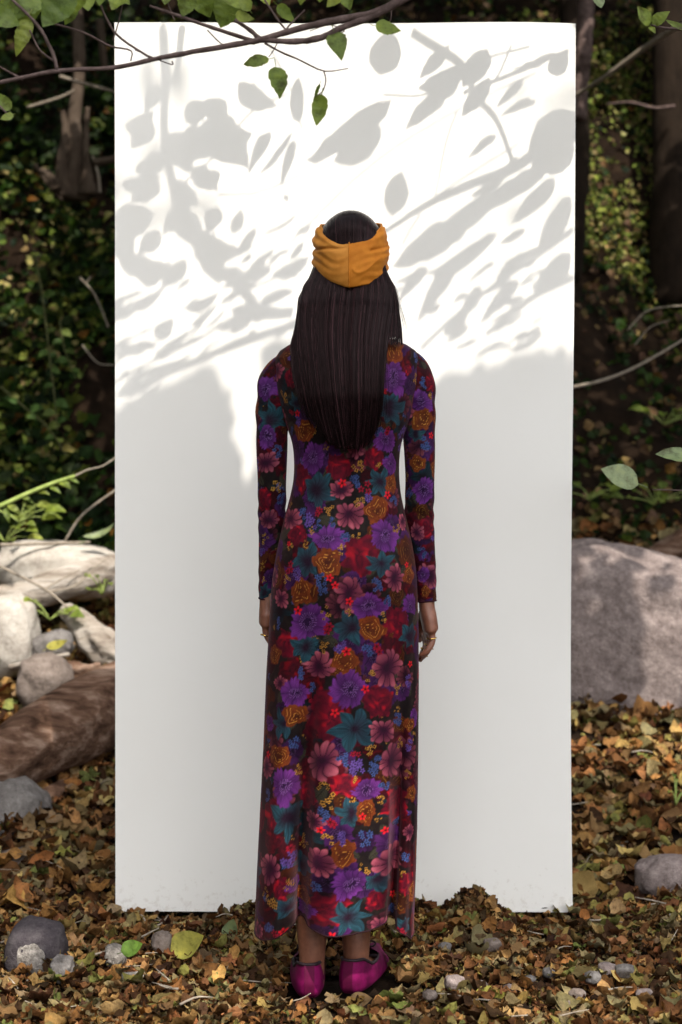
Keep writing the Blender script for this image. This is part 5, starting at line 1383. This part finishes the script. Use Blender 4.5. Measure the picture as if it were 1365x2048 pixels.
# limb along the shade edge at the left of the backdrop
e0, e1 = paper_pt(150, 940), paper_pt(400, 812)
br_parts.append(sweep([up_sun(e0, 3.1), up_sun(e0 * .5 + e1 * .5 + Vector((0, 0, -.01)), 3.2), up_sun(e1, 3.3)], (.05, .06, .075), 12, 30, rough=.05))
v, f = join(br_parts); me = mesh_np('branches', v, f); o = link('branches', me, M_bark); keep_world(o, otree); o['kind'] = 'stuff'
for k in range(26):                                                   # higher leaves, softer shadows at the upper left and right edge
    x, y = (rr.uniform(20, 300), rr.uniform(20, 640)) if k < 18 else (rr.uniform(1120, 1310), rr.uniform(180, 760))
    A = paper_pt(*q6(x, y)); vt, ft = leaf_tpl(w=.6, seg=8, jag=.1, seed=400 + k, cross=4)
    an = rr.uniform(0, 6.28); R2 = np.array([[math.cos(an), -math.sin(an), 0], [0, 0, 0], [math.sin(an), math.cos(an), 0]])
    sh_parts.append((vt * rr.uniform(.06, .11) @ R2.T + np.array(tuple(up_sun(A, rr.uniform(5.5, 8)))), [ft]))
v, f = join(sh_parts); me = mesh_np('foliage', v, f); add_color(me, np.tile((.07, .12, .03), (len(v), 1))); o = link('foliage', me, M_canopy); keep_world(o, otree); o['kind'] = 'stuff'
# trunk and limbs of the overhanging tree
tube_obj('trunk', [(3.1, .4, -.1), (3.05, .5, 1.5), (2.8, .8, 3.2), (2.4, 1.2, 4.6)], (.16, .13, .10, .06), M_dark_bark, otree, 14, 40, rough=.04)
tube_obj('limb', [(2.95, .6, 2.4), (2.3, 1.8, 2.9), (1.6, 2.8, 3.0), (.9, 3.0, 2.6), tuple(P(940, -66, TY))], (.07, .05, .03, .02, .0115), M_bark, otree, 10, 40, rough=.05)

# dense crown that keeps the person and the lower backdrop in shade
GREEN = [(.05, .09, .02), (.07, .12, .03), (.09, .14, .035), (.04, .07, .018)]
ct = [leaf_tpl(w=.65, seg=3, fold=.15, curl=.2, jag=.1, seed=61), leaf_tpl(w=.75, seg=3, fold=-.1, curl=-.3, jag=.1, seed=62)]
def shade_crown(name, n, xr, zr, tr, keep, smin, smax, parent):
    x = rng.uniform(*xr, n); z = rng.uniform(*zr, n); t_ = rng.uniform(*tr, n)
    k = keep(x, z); x, z, t_ = x[k], z[k], t_[k]; n = len(x)
    p = np.stack([x, np.full(n, PY), z], -1) + np.array(SUN)[None] * t_[:, None]
    nn = np.tile(np.array(SUN), (n, 1)) + rng.normal(0, .45, (n, 3)); nn /= np.linalg.norm(nn, axis=1)[:, None]
    R = rot_mats(rng.uniform(0, 6.28, n), rng.normal(0, .2, n), rng.uniform(0, 6.28, n), nn)
    o = scatter(name, ct, p, rng.uniform(smin, smax, n), R, pal(n, GREEN, [3, 3, 2, 3]), M_canopy); keep_world(o, parent); o['kind'] = 'stuff'
    return o
ppx = lambda px: (px - 682.5) * PY / FPX
ppz = lambda py: CAM_H + (1024 - py) * PY / FPX
EX = [ppx(v) for v in (-900, 110, 175, 205, 406, 414, 430, 452, 458, 466, 482, 505, 522, 532, 640, 860, 920, 1000, 1060, 1148, 1230)] + [.95, 2.6]
EZ = [2.5, 2.5, 2.2] + [ppz(v) for v in (838, 738, 770, 785, 772, 850, 905, 968, 962, 930, 690, 665, 775, 748, 735, 705, 690, 640)] + [1.6, 1.6]
EZ = [z_ - .02 for z_ in EZ]
def keepA(x, z):
    e = np.interp(x, EX, EZ) - np.where(x > -.60, .13, 0)
    low = z < -.52
    notch = (x > ppx(392)) & (x < ppx(545)) & (z > ppz(1020))
    return (z < e) & (~low | (rng.uniform(0, 1, len(x)) < .07)) & ~notch
def keepN(x, z):
    e = np.interp(x, EX, EZ)
    return (z < e + .005) & (z > .72) & (z > e - .75) & (x > -.60)
shade_tree = empty('shade_tree', (2.9, -.6, 0))
tag(shade_tree, 'leafy tree behind the viewpoint that shades the person and the lower backdrop', 'tree')
shade_crown('shade_crown', 22000, (-1.1, 1.5), (-2.0, 2.5), (5.0, 6.2), keepA, .08, .13, shade_tree)
shade_crown('shade_crown', 7000, (-.75, .85), (.70, 1.55), (2.75, 3.3), keepN, .035, .065, shade_tree)
tube_obj('trunk', [(2.9, -.6, -.1), (2.85, -.5, 1.6), (2.4, 0, 3.6), (1.5, .6, 5.6)], (.13, .10, .07, .03), M_dark_bark, shade_tree, 14, 30, rough=.04)

# unseen leaf roof added to darken the bank, holes shaped to pass sun patches
def roof(parent, n, xr, yr, z0, seed):
    x = rng.uniform(*xr, n); y = rng.uniform(*yr, n)
    lo = np.maximum(z0, CAM_H + .3224 * y + .35)
    z = lo + rng.uniform(0, .9, n)
    hole = ((((x - 1.74) / .38) ** 2 + ((y - 7.35) / .6) ** 2) < 1) | ((((x - 1.98) / .27) ** 2 + ((y - 3.70 - (x - 2.0) * .8) / .24) ** 2) < 1) | ((y < 4.7) & (x < .85)) | ((((x + 1.2) / .28) ** 2 + ((y - 6.9) / .32) ** 2) < 1) | ((np.sin(x * 5.3 + 1) * np.sin(y * 4.9 + 2) > .80) & (y > 5.0))
    x, y, z = x[~hole], y[~hole], z[~hole]; n = len(x)
    R = rot_mats(rng.uniform(0, 6.28, n), rng.normal(0, .6, n), rng.uniform(0, 6.28, n))
    o = scatter('shade_crown', ct, np.stack([x, y, z], -1), rng.uniform(.12, .22, n), R, pal(n, GREEN, [3, 3, 2, 3]), M_canopy)
    keep_world(o, parent); o['kind'] = 'stuff'
roof(pale_tree, 5200, (-4.5, 0), (4.7, 9.5), 3.3, 1)
roof(dark_tree, 6800, (0, 4.5), (3.2, 9.5), 3.3, 2)
# unseen leaf walls added to block low sky light, tallest on the left
n = 6500
side_ = rng.choice(3, n, p=(.2, .65, .15))
x = np.where(side_ == 0, rng.uniform(-11, 11, n), np.where(side_ == 1, rng.normal(-4.2, .4, n), rng.normal(6.5, .5, n)))
y = np.where(side_ == 0, rng.normal(-9, .6, n), rng.uniform(-9, 8, n))
z = rng.uniform(0, 1, n) * np.where(side_ == 1, 8.0, np.where(side_ == 0, 2.2, 2.0))
R = rot_mats(rng.uniform(0, 6.28, n), rng.normal(0, .7, n) + 1.2, rng.uniform(0, 6.28, n))
o = scatter('shade_wall', ct, np.stack([x, y, z], -1), rng.uniform(.3, .55, n), R, pal(n, GREEN, [3, 3, 2, 3]), M_canopy)
tag(o, 'unseen leaf wall added to block sky light, tallest on the left', 'shade_wall', kind='stuff')
